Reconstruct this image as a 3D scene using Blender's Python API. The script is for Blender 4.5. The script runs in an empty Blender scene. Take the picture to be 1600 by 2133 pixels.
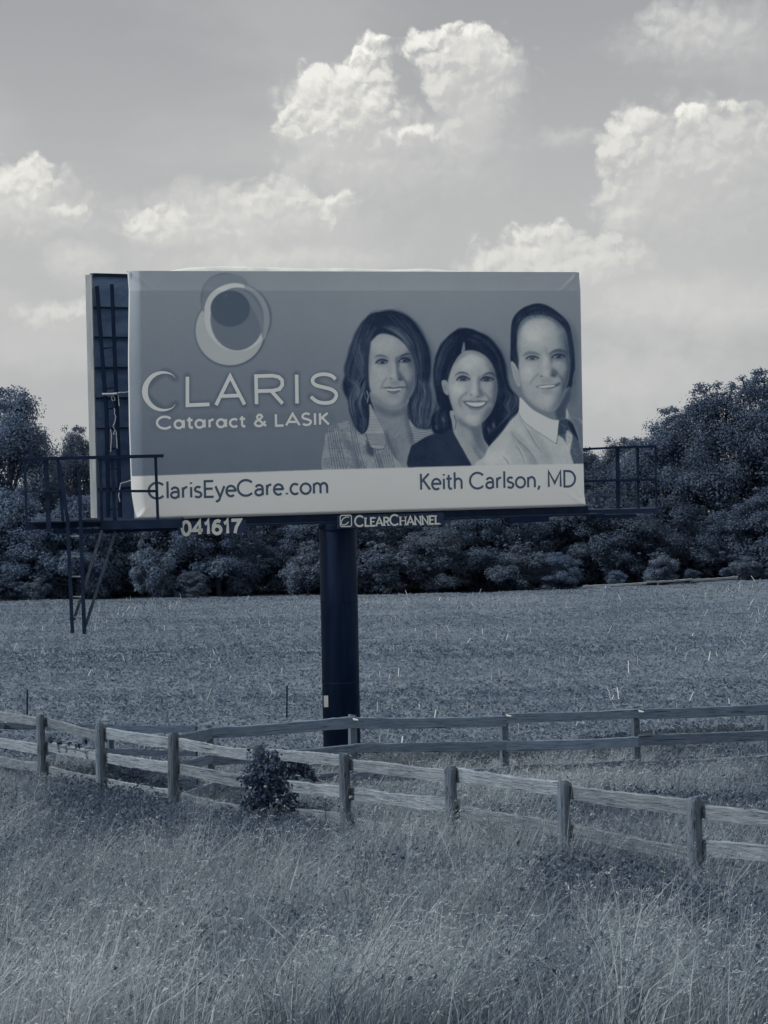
import bpy, bmesh, math, random
import numpy as np
from mathutils import Matrix, Vector
rng = np.random.default_rng(7)
random.seed(7)
C = bpy.context.scene.collection
scene = bpy.context.scene

# ------------------------------------------------------------------ camera
F, PCX, PCY = 5200.0, 800.0, 1066.5          # focal length in photo pixels, photo centre
ROLL = math.radians(1.1)
PITCH = math.atan((PCY - 900.0) / F)
CAMZ = 5.7
cR, sR, cP, sP = math.cos(ROLL), math.sin(ROLL), math.cos(PITCH), math.sin(PITCH)
R0 = Vector((1, 0, 0)); D0 = Vector((0, -sP, -cP)); FW = Vector((0, cP, -sP))
camd = bpy.data.cameras.new('camera'); cam = bpy.data.objects.new('camera', camd); C.objects.link(cam)
camd.sensor_fit = 'HORIZONTAL'; camd.sensor_width = 36.0; camd.lens = 36.0 * F / 1600.0
camd.clip_start = 0.5; camd.clip_end = 6000
X_ = cR * R0 + sR * D0; Y_ = -(-sR * R0 + cR * D0); Z_ = -FW
cam.matrix_world = Matrix(((X_.x, Y_.x, Z_.x, 0), (X_.y, Y_.y, Z_.y, 0), (X_.z, Y_.z, Z_.z, CAMZ), (0, 0, 0, 1)))
scene.camera = cam

def ray(px, py):
    """photo pixel -> (X/Y, Z/Y) slopes of its viewing direction"""
    x = np.asarray(px, float) - PCX; y = np.asarray(py, float) - PCY
    u = cR * x - sR * y; v = sR * x + cR * y
    fw = F * cP - v * sP; dn = F * sP + v * cP
    return u / fw, -dn / fw
def at(px, py, Y):
    a, b = ray(px, py)
    return Vector((float(a) * Y, Y, CAMZ + float(b) * Y))

# ------------------------------------------------------------------ tone: the photograph's ink-blue to pale-grey scale
LO = np.array([8, 24, 48.]); HI = np.array([216, 216, 207.])
def lin(c):
    c = np.asarray(c, float) / 255.0
    return np.where(c <= 0.04045, c / 12.92, ((c + 0.055) / 1.055) ** 2.4)
def veg(t):
    return duo(t) * np.array([.93, 1.0, 1.08])
def duo(t):
    t = np.asarray(t, float)[..., None]
    return lin(LO + (HI - LO) * np.clip(t, -0.05, 1.1))
def alb(t, E=1.0):
    return np.clip(duo(t) / E, 0.001, 0.9)

# ------------------------------------------------------------------ sun, sky, exposure
SUN_EL = math.radians(47); SX, SY = -0.985, -0.17
sv = Vector((SX * math.cos(SUN_EL), SY * math.cos(SUN_EL), math.sin(SUN_EL))).normalized()
sund = bpy.data.lights.new('sun', 'SUN'); sund.energy = 2.35; sund.angle = math.radians(0.6); sund.color = (1, 0.985, 0.96)
sun = bpy.data.objects.new('sun', sund); C.objects.link(sun)
sun.rotation_euler = sv.to_track_quat('Z', 'Y').to_euler(); sun.location = (-30, 0, 60)
scene.view_settings.view_transform = 'Standard'; scene.view_settings.look = 'None'
scene.view_settings.gamma = 1; scene.view_settings.exposure = 0.43; scene.view_settings.use_curve_mapping = False
SKY_STRENGTH = 0.0815

world = bpy.data.worlds.new('World'); scene.world = world; world.use_nodes = True
def build_sky():
    nt = world.node_tree; N = nt.nodes; L = nt.links
    for n in list(N): N.remove(n)
    out = N.new('ShaderNodeOutputWorld'); bg = N.new('ShaderNodeBackground'); L.new(bg.outputs[0], out.inputs[0])
    def sock(i, v):
        if isinstance(v, (int, float)): i.default_value = v
        elif isinstance(v, (tuple, list)): i.default_value = v
        else: L.new(v, i)
    def M(op, a, b=0.0, c=None, clamp=False):
        n = N.new('ShaderNodeMath'); n.operation = op; n.use_clamp = clamp
        sock(n.inputs[0], a); sock(n.inputs[1], b)
        if c is not None: sock(n.inputs[2], c)
        return n.outputs[0]
    def V(op, a, b=None, s=None):
        n = N.new('ShaderNodeVectorMath'); n.operation = op; sock(n.inputs[0], a)
        if b is not None: sock(n.inputs[1], b)
        if s is not None: sock(n.inputs['Scale'], s)
        return n.outputs['Value'] if op in ('DOT_PRODUCT', 'LENGTH') else n.outputs[0]
    def SM(x, a, b, lo=0.0, hi=1.0):
        n = N.new('ShaderNodeMapRange'); n.interpolation_type = 'SMOOTHSTEP'
        sock(n.inputs['Value'], x); sock(n.inputs['From Min'], a); sock(n.inputs['From Max'], b)
        sock(n.inputs['To Min'], lo); sock(n.inputs['To Max'], hi)
        return n.outputs[0]
    def NOISE(vec, scale, detail, rough, col=False, lac=2.0):
        n = N.new('ShaderNodeTexNoise'); n.noise_dimensions = '2D'; L.new(vec, n.inputs['Vector'])
        n.inputs['Scale'].default_value = scale; n.inputs['Detail'].default_value = detail
        n.inputs['Roughness'].default_value = rough; n.inputs['Lacunarity'].default_value = lac
        return n.outputs['Color'] if col else n.outputs[0]
    tc = N.new('ShaderNodeTexCoord'); sep = N.new('ShaderNodeSeparateXYZ'); L.new(tc.outputs['Generated'], sep.inputs[0])
    az = M('ARCTAN2', sep.outputs[0], sep.outputs[1]); el = M('ARCSINE', sep.outputs[2])
    cmb = N.new('ShaderNodeCombineXYZ'); L.new(az, cmb.inputs[0]); L.new(el, cmb.inputs[1]); p0 = cmb.outputs[0]
    # billowing displacement of the cloud outlines
    n1 = V('SUBTRACT', NOISE(p0, 26, 2, 0.5, True), (0.5, 0.5, 0.5))
    n2 = V('SUBTRACT', NOISE(p0, 78, 4.5, 0.62, True), (0.5, 0.5, 0.5))
    def LUMP(v):
        """cauliflower relief: rounded cells at two sizes plus fine fractal noise"""
        def cell(scale):
            vn = N.new('ShaderNodeTexVoronoi'); vn.voronoi_dimensions = '2D'; vn.feature = 'F1'; vn.inputs['Scale'].default_value = scale; vn.inputs['Detail'].default_value = 0.0; L.new(v, vn.inputs['Vector'])
            return M('SUBTRACT', 0.42, vn.outputs['Distance'])
        return M('ADD', M('ADD', M('MULTIPLY', cell(80.0), 0.55), M('MULTIPLY', cell(190.0), 0.30)), M('MULTIPLY', M('SUBTRACT', NOISE(v, 150, 5, 0.6), 0.5), 0.55))
    pw = V('ADD', p0, V('SCALE', n2, s=0.010))
    p = V('ADD', p0, V('ADD', V('SCALE', n1, s=0.011), V('SCALE', n2, s=0.009)))
    lump = LUMP(pw)
    relief = M('SUBTRACT', lump, LUMP(V('ADD', pw, (-0.0011, 0.0022, 0))))
    # clear sky: physical sky, seen in the photograph's single ink
    sky = N.new('ShaderNodeTexSky'); sky.sky_type = 'NISHITA'; sky.sun_disc = False
    sky.sun_elevation = SUN_EL; sky.sun_rotation = math.atan2(SX, SY); sky.air_density = 1.0; sky.dust_density = 2.0; sky.ozone_density = 1.0
    dv = N.new('ShaderNodeCombineXYZ'); L.new(sep.outputs[0], dv.inputs[0]); L.new(sep.outputs[1], dv.inputs[1]); L.new(M('MAXIMUM', sep.outputs[2], 0.03), dv.inputs[2])
    L.new(V('NORMALIZE', dv.outputs[0]), sky.inputs['Vector'])
    bw = N.new('ShaderNodeRGBToBW'); L.new(sky.outputs[0], bw.inputs[0])
    val = M('MULTIPLY_ADD', bw.outputs[0], 0.62, 1.30)
    # thin high veil and hazy horizon that run all the way round
    veil = SM(NOISE(V('MULTIPLY', p0, (1.0, 2.2, 1)), 7.0, 5, 0.55), 0.42, 0.72)
    val = M('ADD', val, M('MULTIPLY', veil, 0.55))
    hz = SM(el, 0.0, 0.20, 1.0, 0.0)
    val = M('ADD', val, M('MULTIPLY', hz, 1.45))
    # cumulus on the rest of the sky (outside the stretch given one by one below)
    away = SM(V('LENGTH', V('MULTIPLY', V('SUBTRACT', p0, (0.0, 0.1, 0)), (1 / 0.24, 1 / 0.19, 0))), 0.9, 1.5)
    up = SM(el, 0.02, 0.10)
    gen = SM(NOISE(V('MULTIPLY', p0, (1.0, 1.5, 1)), 4.2, 6, 0.58), 0.44, 0.55)
    val2 = M('ADD', val, M('MULTIPLY', M('MULTIPLY', gen, M('MULTIPLY', away, up)), M('SUBTRACT', 8.2, val)))
    val = val2
    # the clouds of the photograph, back to front: x, y, rx, ry (photo px), light, shade, edge softness, strength, foot
    clouds = [
        (480, 505, 440, 110, 5.6, 5.4, .9, .75, .8), (180, 470, 260, 120, 4.9, 4.7, .9, .55, .8),
        (1000, 500, 330, 130, 4.9, 4.6, .9, .5, .6), (1480, 480, 240, 190, 5.1, 4.7, .8, .65, .7),
        (1500, 95, 200, 85, 5.8, 4.9, .55, .85, .45), (1430, 70, 95, 55, 6.0, 5.0, .45, .8, .3), (1330, 110, 110, 30, 4.9, 4.6, .8, .5, .3),
        (760, 330, 190, 130, 5.9, 5.1, .7, .9, .6), (1000, 235, 110, 170, 5.7, 4.9, .7, .9, .6), (890, 360, 250, 110, 5.4, 5.0, .9, .8, .6),
        (715, 250, 130, 105, 6.3, 5.3, .35, .92, .65), (690, 320, 110, 70, 5.7, 5.2, .6, .85, .7), (985, 165, 105, 100, 6.2, 5.2, .35, .92, .6), (950, 275, 105, 85, 5.7, 5.1, .55, .85, .65),
        (640, 260, 62, 50, 7.7, 5.2, .22, .95, .3), (735, 225, 92, 105, 7.7, 5.0, .2, 1, .3), (690, 180, 56, 52, 7.8, 5.4, .2, .95, .3), (765, 120, 50, 44, 8.6, 5.6, .16, 1, .3),
        (960, 150, 92, 70, 6.9, 4.8, .3, .95, .25), (890, 100, 66, 36, 8.0, 5.4, .18, 1, .25), (985, 84, 58, 40, 8.2, 5.4, .18, 1, .25), (1035, 105, 26, 45, 7.4, 5.2, .25, .9, .2),
        (912, 205, 30, 62, 6.6, 5.0, .3, .9, .4), (872, 274, 46, 30, 7.9, 5.4, .25, .95, .3), (930, 262, 40, 40, 6.3, 5.0, .4, .8, .4),
        (1190, 295, 85, 32, 5.7, 4.7, .6, .75, .35), (1080, 140, 22, 10, 5.2, 4.8, .8, .6, .3),
        (1450, 400, 215, 170, 5.6, 4.8, .55, .9, .6), (1560, 270, 110, 62, 6.0, 4.7, .45, .9, .4), (1480, 360, 120, 60, 5.6, 4.7, .7, .7, .4),
        (1365, 335, 110, 105, 6.1, 5.1, .35, .9, .6), (1510, 310, 140, 85, 6.0, 5.1, .4, .88, .6), (1330, 430, 90, 70, 5.7, 5.0, .5, .85, .6),
        (1332, 275, 54, 46, 7.4, 5.0, .22, .95, .3), (1285, 350, 46, 72, 6.8, 4.8, .3, .95, .35), (1265, 420, 40, 56, 6.2, 4.8, .4, .85, .35),
        (1440, 262, 42, 28, 8.2, 5.5, .2, .95, .3), (1545, 228, 50, 16, 7.8, 5.8, .3, .9, .4), (1305, 455, 44, 36, 6.8, 5.0, .5, .85, .35),
        (1165, 525, 150, 52, 6.7, 5.3, .3, .95, .5), (1160, 535, 185, 60, 6.3, 5.5, .35, .9, .7), (1130, 497, 70, 34, 7.3, 5.6, .2, .95, .5), (1240, 560, 130, 32, 6.4, 5.5, .35, .9, .7), (1040, 538, 70, 28, 6.6, 5.6, .35, .9, .5),
        (45, 445, 170, 95, 6.3, 5.4, .55, .9, .5), (40, 420, 140, 70, 6.5, 5.6, .35, .9, .6), (25, 385, 95, 50, 7.6, 5.6, .25, .95, .4), (90, 405, 55, 32, 7.4, 5.5, .25, .95, .35), (145, 440, 40, 15, 7.0, 5.6, .4, .9, .4),
        (480, 455, 230, 75, 6.1, 5.5, .6, .85, .6), (540, 440, 130, 62, 6.3, 5.5, .4, .88, .6), (350, 480, 110, 40, 6.3, 5.6, .4, .85, .6), (345, 468, 76, 30, 7.2, 5.5, .3, .9, .4), (560, 415, 72, 56, 6.8, 5.2, .4, .9, .4), (620, 380, 42, 46, 6.0, 5.1, .5, .8, .4), (700, 425, 62, 32, 7.6, 5.4, .25, .95, .35), (635, 425, 40, 22, 7.0, 5.4, .35, .9, .4), (410, 395, 50, 20, 5.7, 5.2, .6, .6, .4),
        (170, 560, 70, 50, 6.2, 5.4, .5, .8, .5), (130, 655, 95, 34, 6.4, 5.4, .4, .85, .4), (600, 545, 260, 40, 6.2, 5.6, .6, .8, .6),
        (1400, 650, 280, 90, 6.1, 5.8, .9, .75, .8), (1330, 790, 260, 110, 6.0, 5.9, .9, .65, .9), (1500, 640, 330, 70, 5.9, 5.6, .9, .6, .6), (60, 740, 200, 80, 5.8, 5.6, .9, .6, .7)]
    K = 1.0
    bodyN = {True: M('MULTIPLY_ADD', lump, 0.75, 1.0), False: M('MULTIPLY_ADD', lump, 0.4, 1.0)}
    litN = {True: M('MULTIPLY', relief, 2.6), False: M('MULTIPLY', relief, 0.9)}
    def VMA(a, m, c):
        n = N.new('ShaderNodeVectorMath'); n.operation = 'MULTIPLY_ADD'; L.new(a, n.inputs[0]); n.inputs[1].default_value = m; n.inputs[2].default_value = c
        return n.outputs[0]
    for (x, y, rx, ry, b, s, soft, stg, foot) in clouds:
        a, e = ray(x, y); a = math.atan(float(a)); e = math.atan(float(e)); gr = 1.16 if soft < .28 else 1.22; kx, ky = F / (rx * gr), F / (ry * gr); hard = soft < .5
        q = VMA(p, (kx, ky, 0), (-a * kx, -e * ky, 0))
        al = SM(M('SUBTRACT', bodyN[hard], V('LENGTH', q)), 0.0, soft * 1.35 + .08)
        lit = SM(M('ADD', V('DOT_PRODUCT', q, (-0.42, 0.9, 0)), litN[hard]), -0.85, 0.85)
        al = M('MULTIPLY', al, M('MULTIPLY_ADD', lit, stg * (1 - foot), stg * foot))
        val = M('MULTIPLY_ADD', al, M('SUBTRACT', M('MULTIPLY_ADD', lit, b - s, s), val), val)
    # ink tint: slightly cool where dim, slightly warm where bright
    def paint(v, bgn):
        k = SM(v, 3.0, 7.0)
        mix = N.new('ShaderNodeMix'); mix.data_type = 'RGBA'; L.new(k, mix.inputs['Factor'])
        mix.inputs['A'].default_value = (0.965, 0.995, 1.03, 1); mix.inputs['B'].default_value = (1.01, 1.0, 0.945, 1)
        L.new(V('SCALE', mix.outputs['Result'], s=v), bgn.inputs['Color']); bgn.inputs['Strength'].default_value = SKY_STRENGTH
    bg2 = N.new('ShaderNodeBackground'); paint(val2, bg); paint(val, bg2)
    # the stretch of sky that holds the clouds listed above; beyond it they have all ended, so the plain sky continues without a seam
    inside = M('MULTIPLY', M('LESS_THAN', M('ABSOLUTE', az), 0.235), M('MULTIPLY', M('GREATER_THAN', el, -0.03), M('LESS_THAN', el, 0.27)))
    ms = N.new('ShaderNodeMixShader'); L.new(inside, ms.inputs[0]); L.new(bg.outputs[0], ms.inputs[1]); L.new(bg2.outputs[0], ms.inputs[2]); L.new(ms.outputs[0], out.inputs[0])
build_sky()
world.cycles.sampling_method = 'NONE'
scene.cycles.use_denoising = True
scene.cycles.max_bounces = 4; scene.cycles.diffuse_bounces = 2; scene.cycles.glossy_bounces = 2; scene.cycles.transmission_bounces = 2; scene.cycles.transparent_max_bounces = 4
scene.cycles.use_adaptive_sampling = True; scene.cycles.adaptive_threshold = 0.02; scene.cycles.adaptive_min_samples = 16

# ------------------------------------------------------------------ helpers
def new_mat(name, build):
    m = bpy.data.materials.new(name); m.use_nodes = True
    nt = m.node_tree; bs = nt.nodes['Principled BSDF']; build(nt, nt.nodes, nt.links, bs)
    return m
def noise_mat(name, t0, t1, scale=6.0, stretch=(1, 1, 1), rough=0.85, E=1.0, detail=6, bump=0.0, metal=0.0, spec=0.3, lo=0.35, hi=0.65):
    """base colour wandering between two tones, in object space"""
    def b(nt, N, L, bs):
        tc = N.new('ShaderNodeTexCoord'); mp = N.new('ShaderNodeMapping'); mp.inputs['Scale'].default_value = stretch
        L.new(tc.outputs['Object'], mp.inputs[0])
        no = N.new('ShaderNodeTexNoise'); no.inputs['Scale'].default_value = scale; no.inputs['Detail'].default_value = detail; no.inputs['Roughness'].default_value = 0.62
        L.new(mp.outputs[0], no.inputs['Vector'])
        cr = N.new('ShaderNodeValToRGB'); L.new(no.outputs[0], cr.inputs[0])
        cr.color_ramp.elements[0].position = lo; cr.color_ramp.elements[1].position = hi
        cr.color_ramp.elements[0].color = (*alb(t0, E), 1); cr.color_ramp.elements[1].color = (*alb(t1, E), 1)
        L.new(cr.outputs[0], bs.inputs['Base Color']); bs.inputs['Roughness'].default_value = rough
        bs.inputs['Metallic'].default_value = metal; bs.inputs['Specular IOR Level'].default_value = spec
        if bump:
            bp = N.new('ShaderNodeBump'); bp.inputs['Strength'].default_value = bump; bp.inputs['Distance'].default_value = 0.02
            L.new(no.outputs[0], bp.inputs['Height']); L.new(bp.outputs[0], bs.inputs['Normal'])
    return new_mat(name, b)
def attr_mat(name, rough=0.8, translucent=0.0, spec=0.25, objcol=False):
    def b(nt, N, L, bs):
        at_ = N.new('ShaderNodeVertexColor'); at_.layer_name = 'Col'; col = at_.outputs['Color']
        if objcol:
            oi = N.new('ShaderNodeObjectInfo'); mx = N.new('ShaderNodeMix'); mx.data_type = 'RGBA'; mx.blend_type = 'MULTIPLY'; mx.inputs['Factor'].default_value = 1
            L.new(col, mx.inputs['A']); L.new(oi.outputs['Color'], mx.inputs['B']); col = mx.outputs['Result']
        L.new(col, bs.inputs['Base Color']); bs.inputs['Roughness'].default_value = rough; bs.inputs['Specular IOR Level'].default_value = spec
        if translucent:
            tr = N.new('ShaderNodeBsdfTranslucent'); L.new(col, tr.inputs['Color'])
            ms = N.new('ShaderNodeMixShader'); ms.inputs[0].default_value = translucent
            L.new(bs.outputs[0], ms.inputs[1]); L.new(tr.outputs[0], ms.inputs[2])
            L.new(ms.outputs[0], N['Material Output'].inputs['Surface'])
    return new_mat(name, b)

def np_mesh(name, v, f, col=None, smooth=False):
    me = bpy.data.meshes.new(name); v = np.ascontiguousarray(v, np.float32); f = np.ascontiguousarray(f, np.int32)
    me.vertices.add(len(v)); me.vertices.foreach_set('co', v.ravel())
    k = f.shape[1]; me.loops.add(f.size); me.loops.foreach_set('vertex_index', f.ravel())
    me.polygons.add(len(f)); me.polygons.foreach_set('loop_start', np.arange(0, f.size, k, dtype=np.int32))
    me.polygons.foreach_set('loop_total', np.full(len(f), k, np.int32))
    if smooth: me.polygons.foreach_set('use_smooth', np.ones(len(f), bool))
    me.update(calc_edges=True)
    if col is not None:
        a = me.color_attributes.new('Col', 'FLOAT_COLOR', 'POINT')
        c4 = np.ones((len(v), 4), np.float32); c4[:, :3] = col; a.data.foreach_set('color', c4.ravel())
    return me
def link(name, me, mat=None, parent=None, loc=None):
    o = bpy.data.objects.new(name, me)
    if mat is not None and me is not None and not me.materials: me.materials.append(mat)
    C.objects.link(o)
    if parent is not None: o.parent = parent
    if loc is not None: o.location = loc
    return o
def tag(o, label=None, cat=None, group=None, kind=None):
    if label: o['label'] = label
    if cat: o['category'] = cat
    if group: o['group'] = group
    if kind: o['kind'] = kind
    return o
def empty(name, loc=(0, 0, 0)):
    o = bpy.data.objects.new(name, None); C.objects.link(o); o.location = loc; o.empty_display_size = 0.3
    return o

class MB:
    """collects boxes, bars and tubes into one mesh (world coordinates)"""
    def __init__(s): s.v = []; s.f = []
    def bar(s, a, b, w, h, up=(0, 0, 1)):
        """rectangular bar from a to b, w sideways, h along up"""
        a = Vector(a); b = Vector(b); d = (b - a).normalized(); u = Vector(up)
        if abs(d.dot(u)) > 0.98: u = Vector((0, 1, 0))
        side = d.cross(u).normalized(); u2 = side.cross(d).normalized()
        i = len(s.v)
        for p in (a, b):
            for sx, sz in ((-1, -1), (1, -1), (1, 1), (-1, 1)): s.v.append(p + side * (sx * w / 2) + u2 * (sz * h / 2))
        s.f += [(i, i + 1, i + 2, i + 3), (i + 7, i + 6, i + 5, i + 4)] + [(i + k, i + 4 + k, i + 4 + (k + 1) % 4, i + (k + 1) % 4) for k in range(4)]
        return s
    def tube(s, pts, r, n=8, cap=True):
        pts = [Vector(p) for p in pts]; rs = r if isinstance(r, (list, tuple)) else [r] * len(pts)
        i0 = len(s.v); prev = None
        for k, p in enumerate(pts):
            d = (pts[min(k + 1, len(pts) - 1)] - pts[max(k - 1, 0)]).normalized()
            if prev is None:
                u = Vector((0, 0, 1)) if abs(d.z) < 0.9 else Vector((1, 0, 0)); u = (u - d * u.dot(d)).normalized()
            else: u = (prev - d * prev.dot(d)).normalized()
            prev = u; w = d.cross(u)
            for j in range(n):
                a = 2 * math.pi * j / n; s.v.append(p + (u * math.cos(a) + w * math.sin(a)) * rs[k])
        for k in range(len(pts) - 1):
            for j in range(n):
                a = i0 + k * n; s.f.append((a + j, a + (j + 1) % n, a + n + (j + 1) % n, a + n + j))
        if cap: s.f += [tuple(i0 + j for j in reversed(range(n))), tuple(i0 + (len(pts) - 1) * n + j for j in range(n))]
        return s
    def build(s, name, mat, parent=None, bevel=0.0, smooth=False):
        me = bpy.data.meshes.new(name); me.from_pydata([tuple(v) for v in s.v], [], s.f); me.update()
        if smooth:
            for p in me.polygons: p.use_smooth = len(p.vertices) == 4
        o = link(name, me, mat, parent)
        if parent is not None: o.matrix_parent_inverse = Matrix.Translation(-Vector(parent_world(parent)))
        if bevel:
            bm = o.modifiers.new('bevel', 'BEVEL'); bm.width = bevel; bm.segments = 1
        return o
def parent_world(p):
    loc = Vector(p.location)
    if p.parent is not None and p.type == 'EMPTY': loc = loc + parent_world(p.parent)
    return loc

def vnoise(x, y, seed=0):
    """smooth value noise on arrays"""
    x = np.asarray(x, float); y = np.asarray(y, float)
    xi = np.floor(x).astype(int); yi = np.floor(y).astype(int); fx = x - xi; fy = y - yi
    fx = fx * fx * (3 - 2 * fx); fy = fy * fy * (3 - 2 * fy)
    def h(a, b):
        n = (a * 374761393 + b * 668265263 + seed * 1442695041) & 0x7fffffff
        n = ((n ^ (n >> 13)) * 1274126177) & 0x7fffffff
        return ((n ^ (n >> 16)) & 0xffff) / 65535.0
    return (h(xi, yi) * (1 - fx) + h(xi + 1, yi) * fx) * (1 - fy) + (h(xi, yi + 1) * (1 - fx) + h(xi + 1, yi + 1) * fx) * fy
def fbm(x, y, seed=0, o=4):
    s = 0; a = 0.5; t = 0
    for k in range(o): s = s + a * vnoise(np.asarray(x) * 2 ** k, np.asarray(y) * 2 ** k, seed + k); t += a; a *= 0.55
    return s / t

# ------------------------------------------------------------------ the ground
GY = np.array([-80, 0, 12, 20, 27, 33, 37, 41, 46, 60, 80, 104, 108, 125, 300, 2500.])
GZ = np.array([5.0, 3.95, 2.15, 1.06, 0.40, 0.10, -0.02, -0.10, -0.18, -0.40, -0.74, -1.15, -1.35, -1.9, -14, -150.0])
def gz(x, y):
    x = np.asarray(x, float); y = np.asarray(y, float)
    z = np.interp(y, GY, GZ)
    fld = np.clip((y - 55) / 45, 0, 1) * np.clip(1 - (y - 110) / 60, 0, 1)
    z = z + fld * 0.30 * np.clip((x - 4) / 12, 0, 1.2) ** 1.3
    z = z + (fbm(x * 0.5, y * 0.5, 3, 3) - 0.5) * 0.12
    return z
ys = np.concatenate([np.linspace(-80, 15, 25), np.arange(16, 112, 0.5), np.geomspace(113, 2500, 30)])
xs = np.concatenate([-np.geomspace(2200, 32, 18), np.arange(-30, 30.01, 0.6), np.geomspace(32, 2200, 18)])
gx, gy = np.meshgrid(xs, ys); gv = np.stack([gx, gy, gz(gx, gy)], -1).reshape(-1, 3)
nx, ny = len(xs), len(ys); ii = (np.arange(ny - 1)[:, None] * nx + np.arange(nx - 1)).ravel()
gf = np.stack([ii, ii + 1, ii + nx + 1, ii + nx], 1)
m_ground = noise_mat('soil and thatch', 0.31, 0.43, 1.7, E=0.80, rough=1.0, detail=10, bump=0.4, spec=0.05)
ground = link('ground', np_mesh('ground', gv, gf, smooth=True), m_ground); tag(ground, kind='structure')

# ------------------------------------------------------------------ the printed sheet: painted tone by tone
PA = Vector((-4.149, 41.7, 0)); PB = Vector((3.577, 44.35, 0)); PW = (PB - PA).length
PZ0, PZ1 = CAMZ - 1.39, CAMZ + 2.77; PH = PZ1 - PZ0
PD = (PB - PA) / PW; PN = Vector((PD.y, -PD.x, 0))            # along the board, and out of its face
def uv(px, py, lift=0.0):
    """photo pixel -> metres along and up the board (or a plane parallel to it, lift in front)"""
    a, b = ray(px, py); ax, ay = PA.x + PN.x * lift, PA.y + PN.y * lift
    t = (a * ay - ax) / (PD.x - a * PD.y)
    Y = ay + t * PD.y
    return t, CAMZ + b * Y - PZ0
PPM = 168.0
CW, CH = int(PW * PPM), int(PH * PPM)
def pxl(pts):
    pts = np.asarray(pts, float); u, v = uv(pts[:, 0], pts[:, 1])
    return np.stack([u * PPM, (PH - v) * PPM], 1)
def catmull(p, closed=True, n=6):
    p = np.asarray(p, float); m = len(p); out = []
    rngk = range(m) if closed else range(m - 1)
    for k in rngk:
        if closed: a, b, c, d = p[k - 1], p[k], p[(k + 1) % m], p[(k + 2) % m]
        else: a, b, c, d = p[max(k - 1, 0)], p[k], p[k + 1], p[min(k + 2, m - 1)]
        for j in range(n):
            t = j / n
            out.append(0.5 * (2 * b + (c - a) * t + (2 * a - 5 * b + 4 * c - d) * t * t + (3 * b - a - 3 * c + d) * t ** 3))
    if not closed: out.append(p[-1])
    return np.array(out)
def gblur(a, s):
    if s < 0.3: return a
    r = int(3 * s + 1); k = np.exp(-0.5 * (np.arange(-r, r + 1) / s) ** 2); k /= k.sum()
    b = np.pad(a, r, mode='edge'); o = np.zeros((b.shape[0], a.shape[1]))
    for i, w in enumerate(k): o += w * b[:, i:i + a.shape[1]]
    q = np.zeros(a.shape)
    for i, w in enumerate(k): q += w * o[i:i + a.shape[0], :]
    return q
CAN = np.zeros((CH, CW))
def box_of(p, pad):
    x0 = max(int(p[:, 0].min() - pad), 0); x1 = min(int(p[:, 0].max() + pad) + 1, CW)
    y0 = max(int(p[:, 1].min() - pad), 0); y1 = min(int(p[:, 1].max() + pad) + 1, CH)
    return x0, x1, y0, y1
def polymask(p, blur):
    x0, x1, y0, y1 = box_of(p, 3 * blur + 3)
    if x1 <= x0 or y1 <= y0: return None
    SS = 2
    gxs = (np.arange((x1 - x0) * SS) + .5) / SS + x0; gys = (np.arange((y1 - y0) * SS) + .5) / SS + y0
    ins = np.zeros((len(gys), len(gxs)), bool)
    q = np.roll(p, -1, 0)
    for (ax, ay), (bx, by) in zip(p, q):
        if ay == by: continue
        lo, hi = min(ay, by), max(ay, by)
        r = np.where((gys >= lo) & (gys < hi))[0]
        if len(r) == 0: continue
        xc = ax + (gys[r] - ay) / (by - ay) * (bx - ax)
        ins[r] ^= gxs[None, :] < xc[:, None]
    m = ins.reshape(y1 - y0, SS, x1 - x0, SS).mean((1, 3)).astype(float)
    return gblur(m, blur), (x0, x1, y0, y1)
CLIP = None
def apply(m, b, tone, alpha):
    x0, x1, y0, y1 = b; r = CAN[y0:y1, x0:x1]
    if CLIP is not None: m = m * CLIP[y0:y1, x0:x1]
    r += (tone - r) * m * alpha
def fill(p, tone, blur=0.6, alpha=1.0, smooth=True, keep=False):
    p = catmull(p) if smooth else np.asarray(p, float)
    g = polymask(pxl(p), blur)
    if g is None: return
    apply(g[0], g[1], tone, alpha)
    if keep:
        full = np.zeros((CH, CW)); x0, x1, y0, y1 = g[1]; full[y0:y1, x0:x1] = g[0]; return full
def stroke(p, w, tone, alpha=1.0, blur=0.0, taper=False, smooth=True):
    p = catmull(p, False, 5) if smooth else np.asarray(p, float)
    P = pxl(p); w = w * PPM * PW / 943.0
    x0, x1, y0, y1 = box_of(P, w + 3 * blur + 2)
    if x1 <= x0 or y1 <= y0: return
    gx_, gy_ = np.meshgrid(np.arange(x0, x1) + .5, np.arange(y0, y1) + .5); best = np.zeros(gx_.shape)
    n = len(P) - 1
    for k in range(n):
        a, b = P[k], P[k + 1]; d = b - a; l2 = d @ d
        if l2 < 1e-9: continue
        t = np.clip(((gx_ - a[0]) * d[0] + (gy_ - a[1]) * d[1]) / l2, 0, 1)
        dist = np.hypot(gx_ - a[0] - t * d[0], gy_ - a[1] - t * d[1])
        ww = w * (math.sin(math.pi * min(max((k + .5) / n, .06), .94)) if taper else 1)
        best = np.maximum(best, np.clip(ww / 2 - dist + .5, 0, 1) * min(1, ww / .8 if ww < .8 else 1))
    apply(gblur(best, blur), (x0, x1, y0, y1), tone, alpha)
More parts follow.
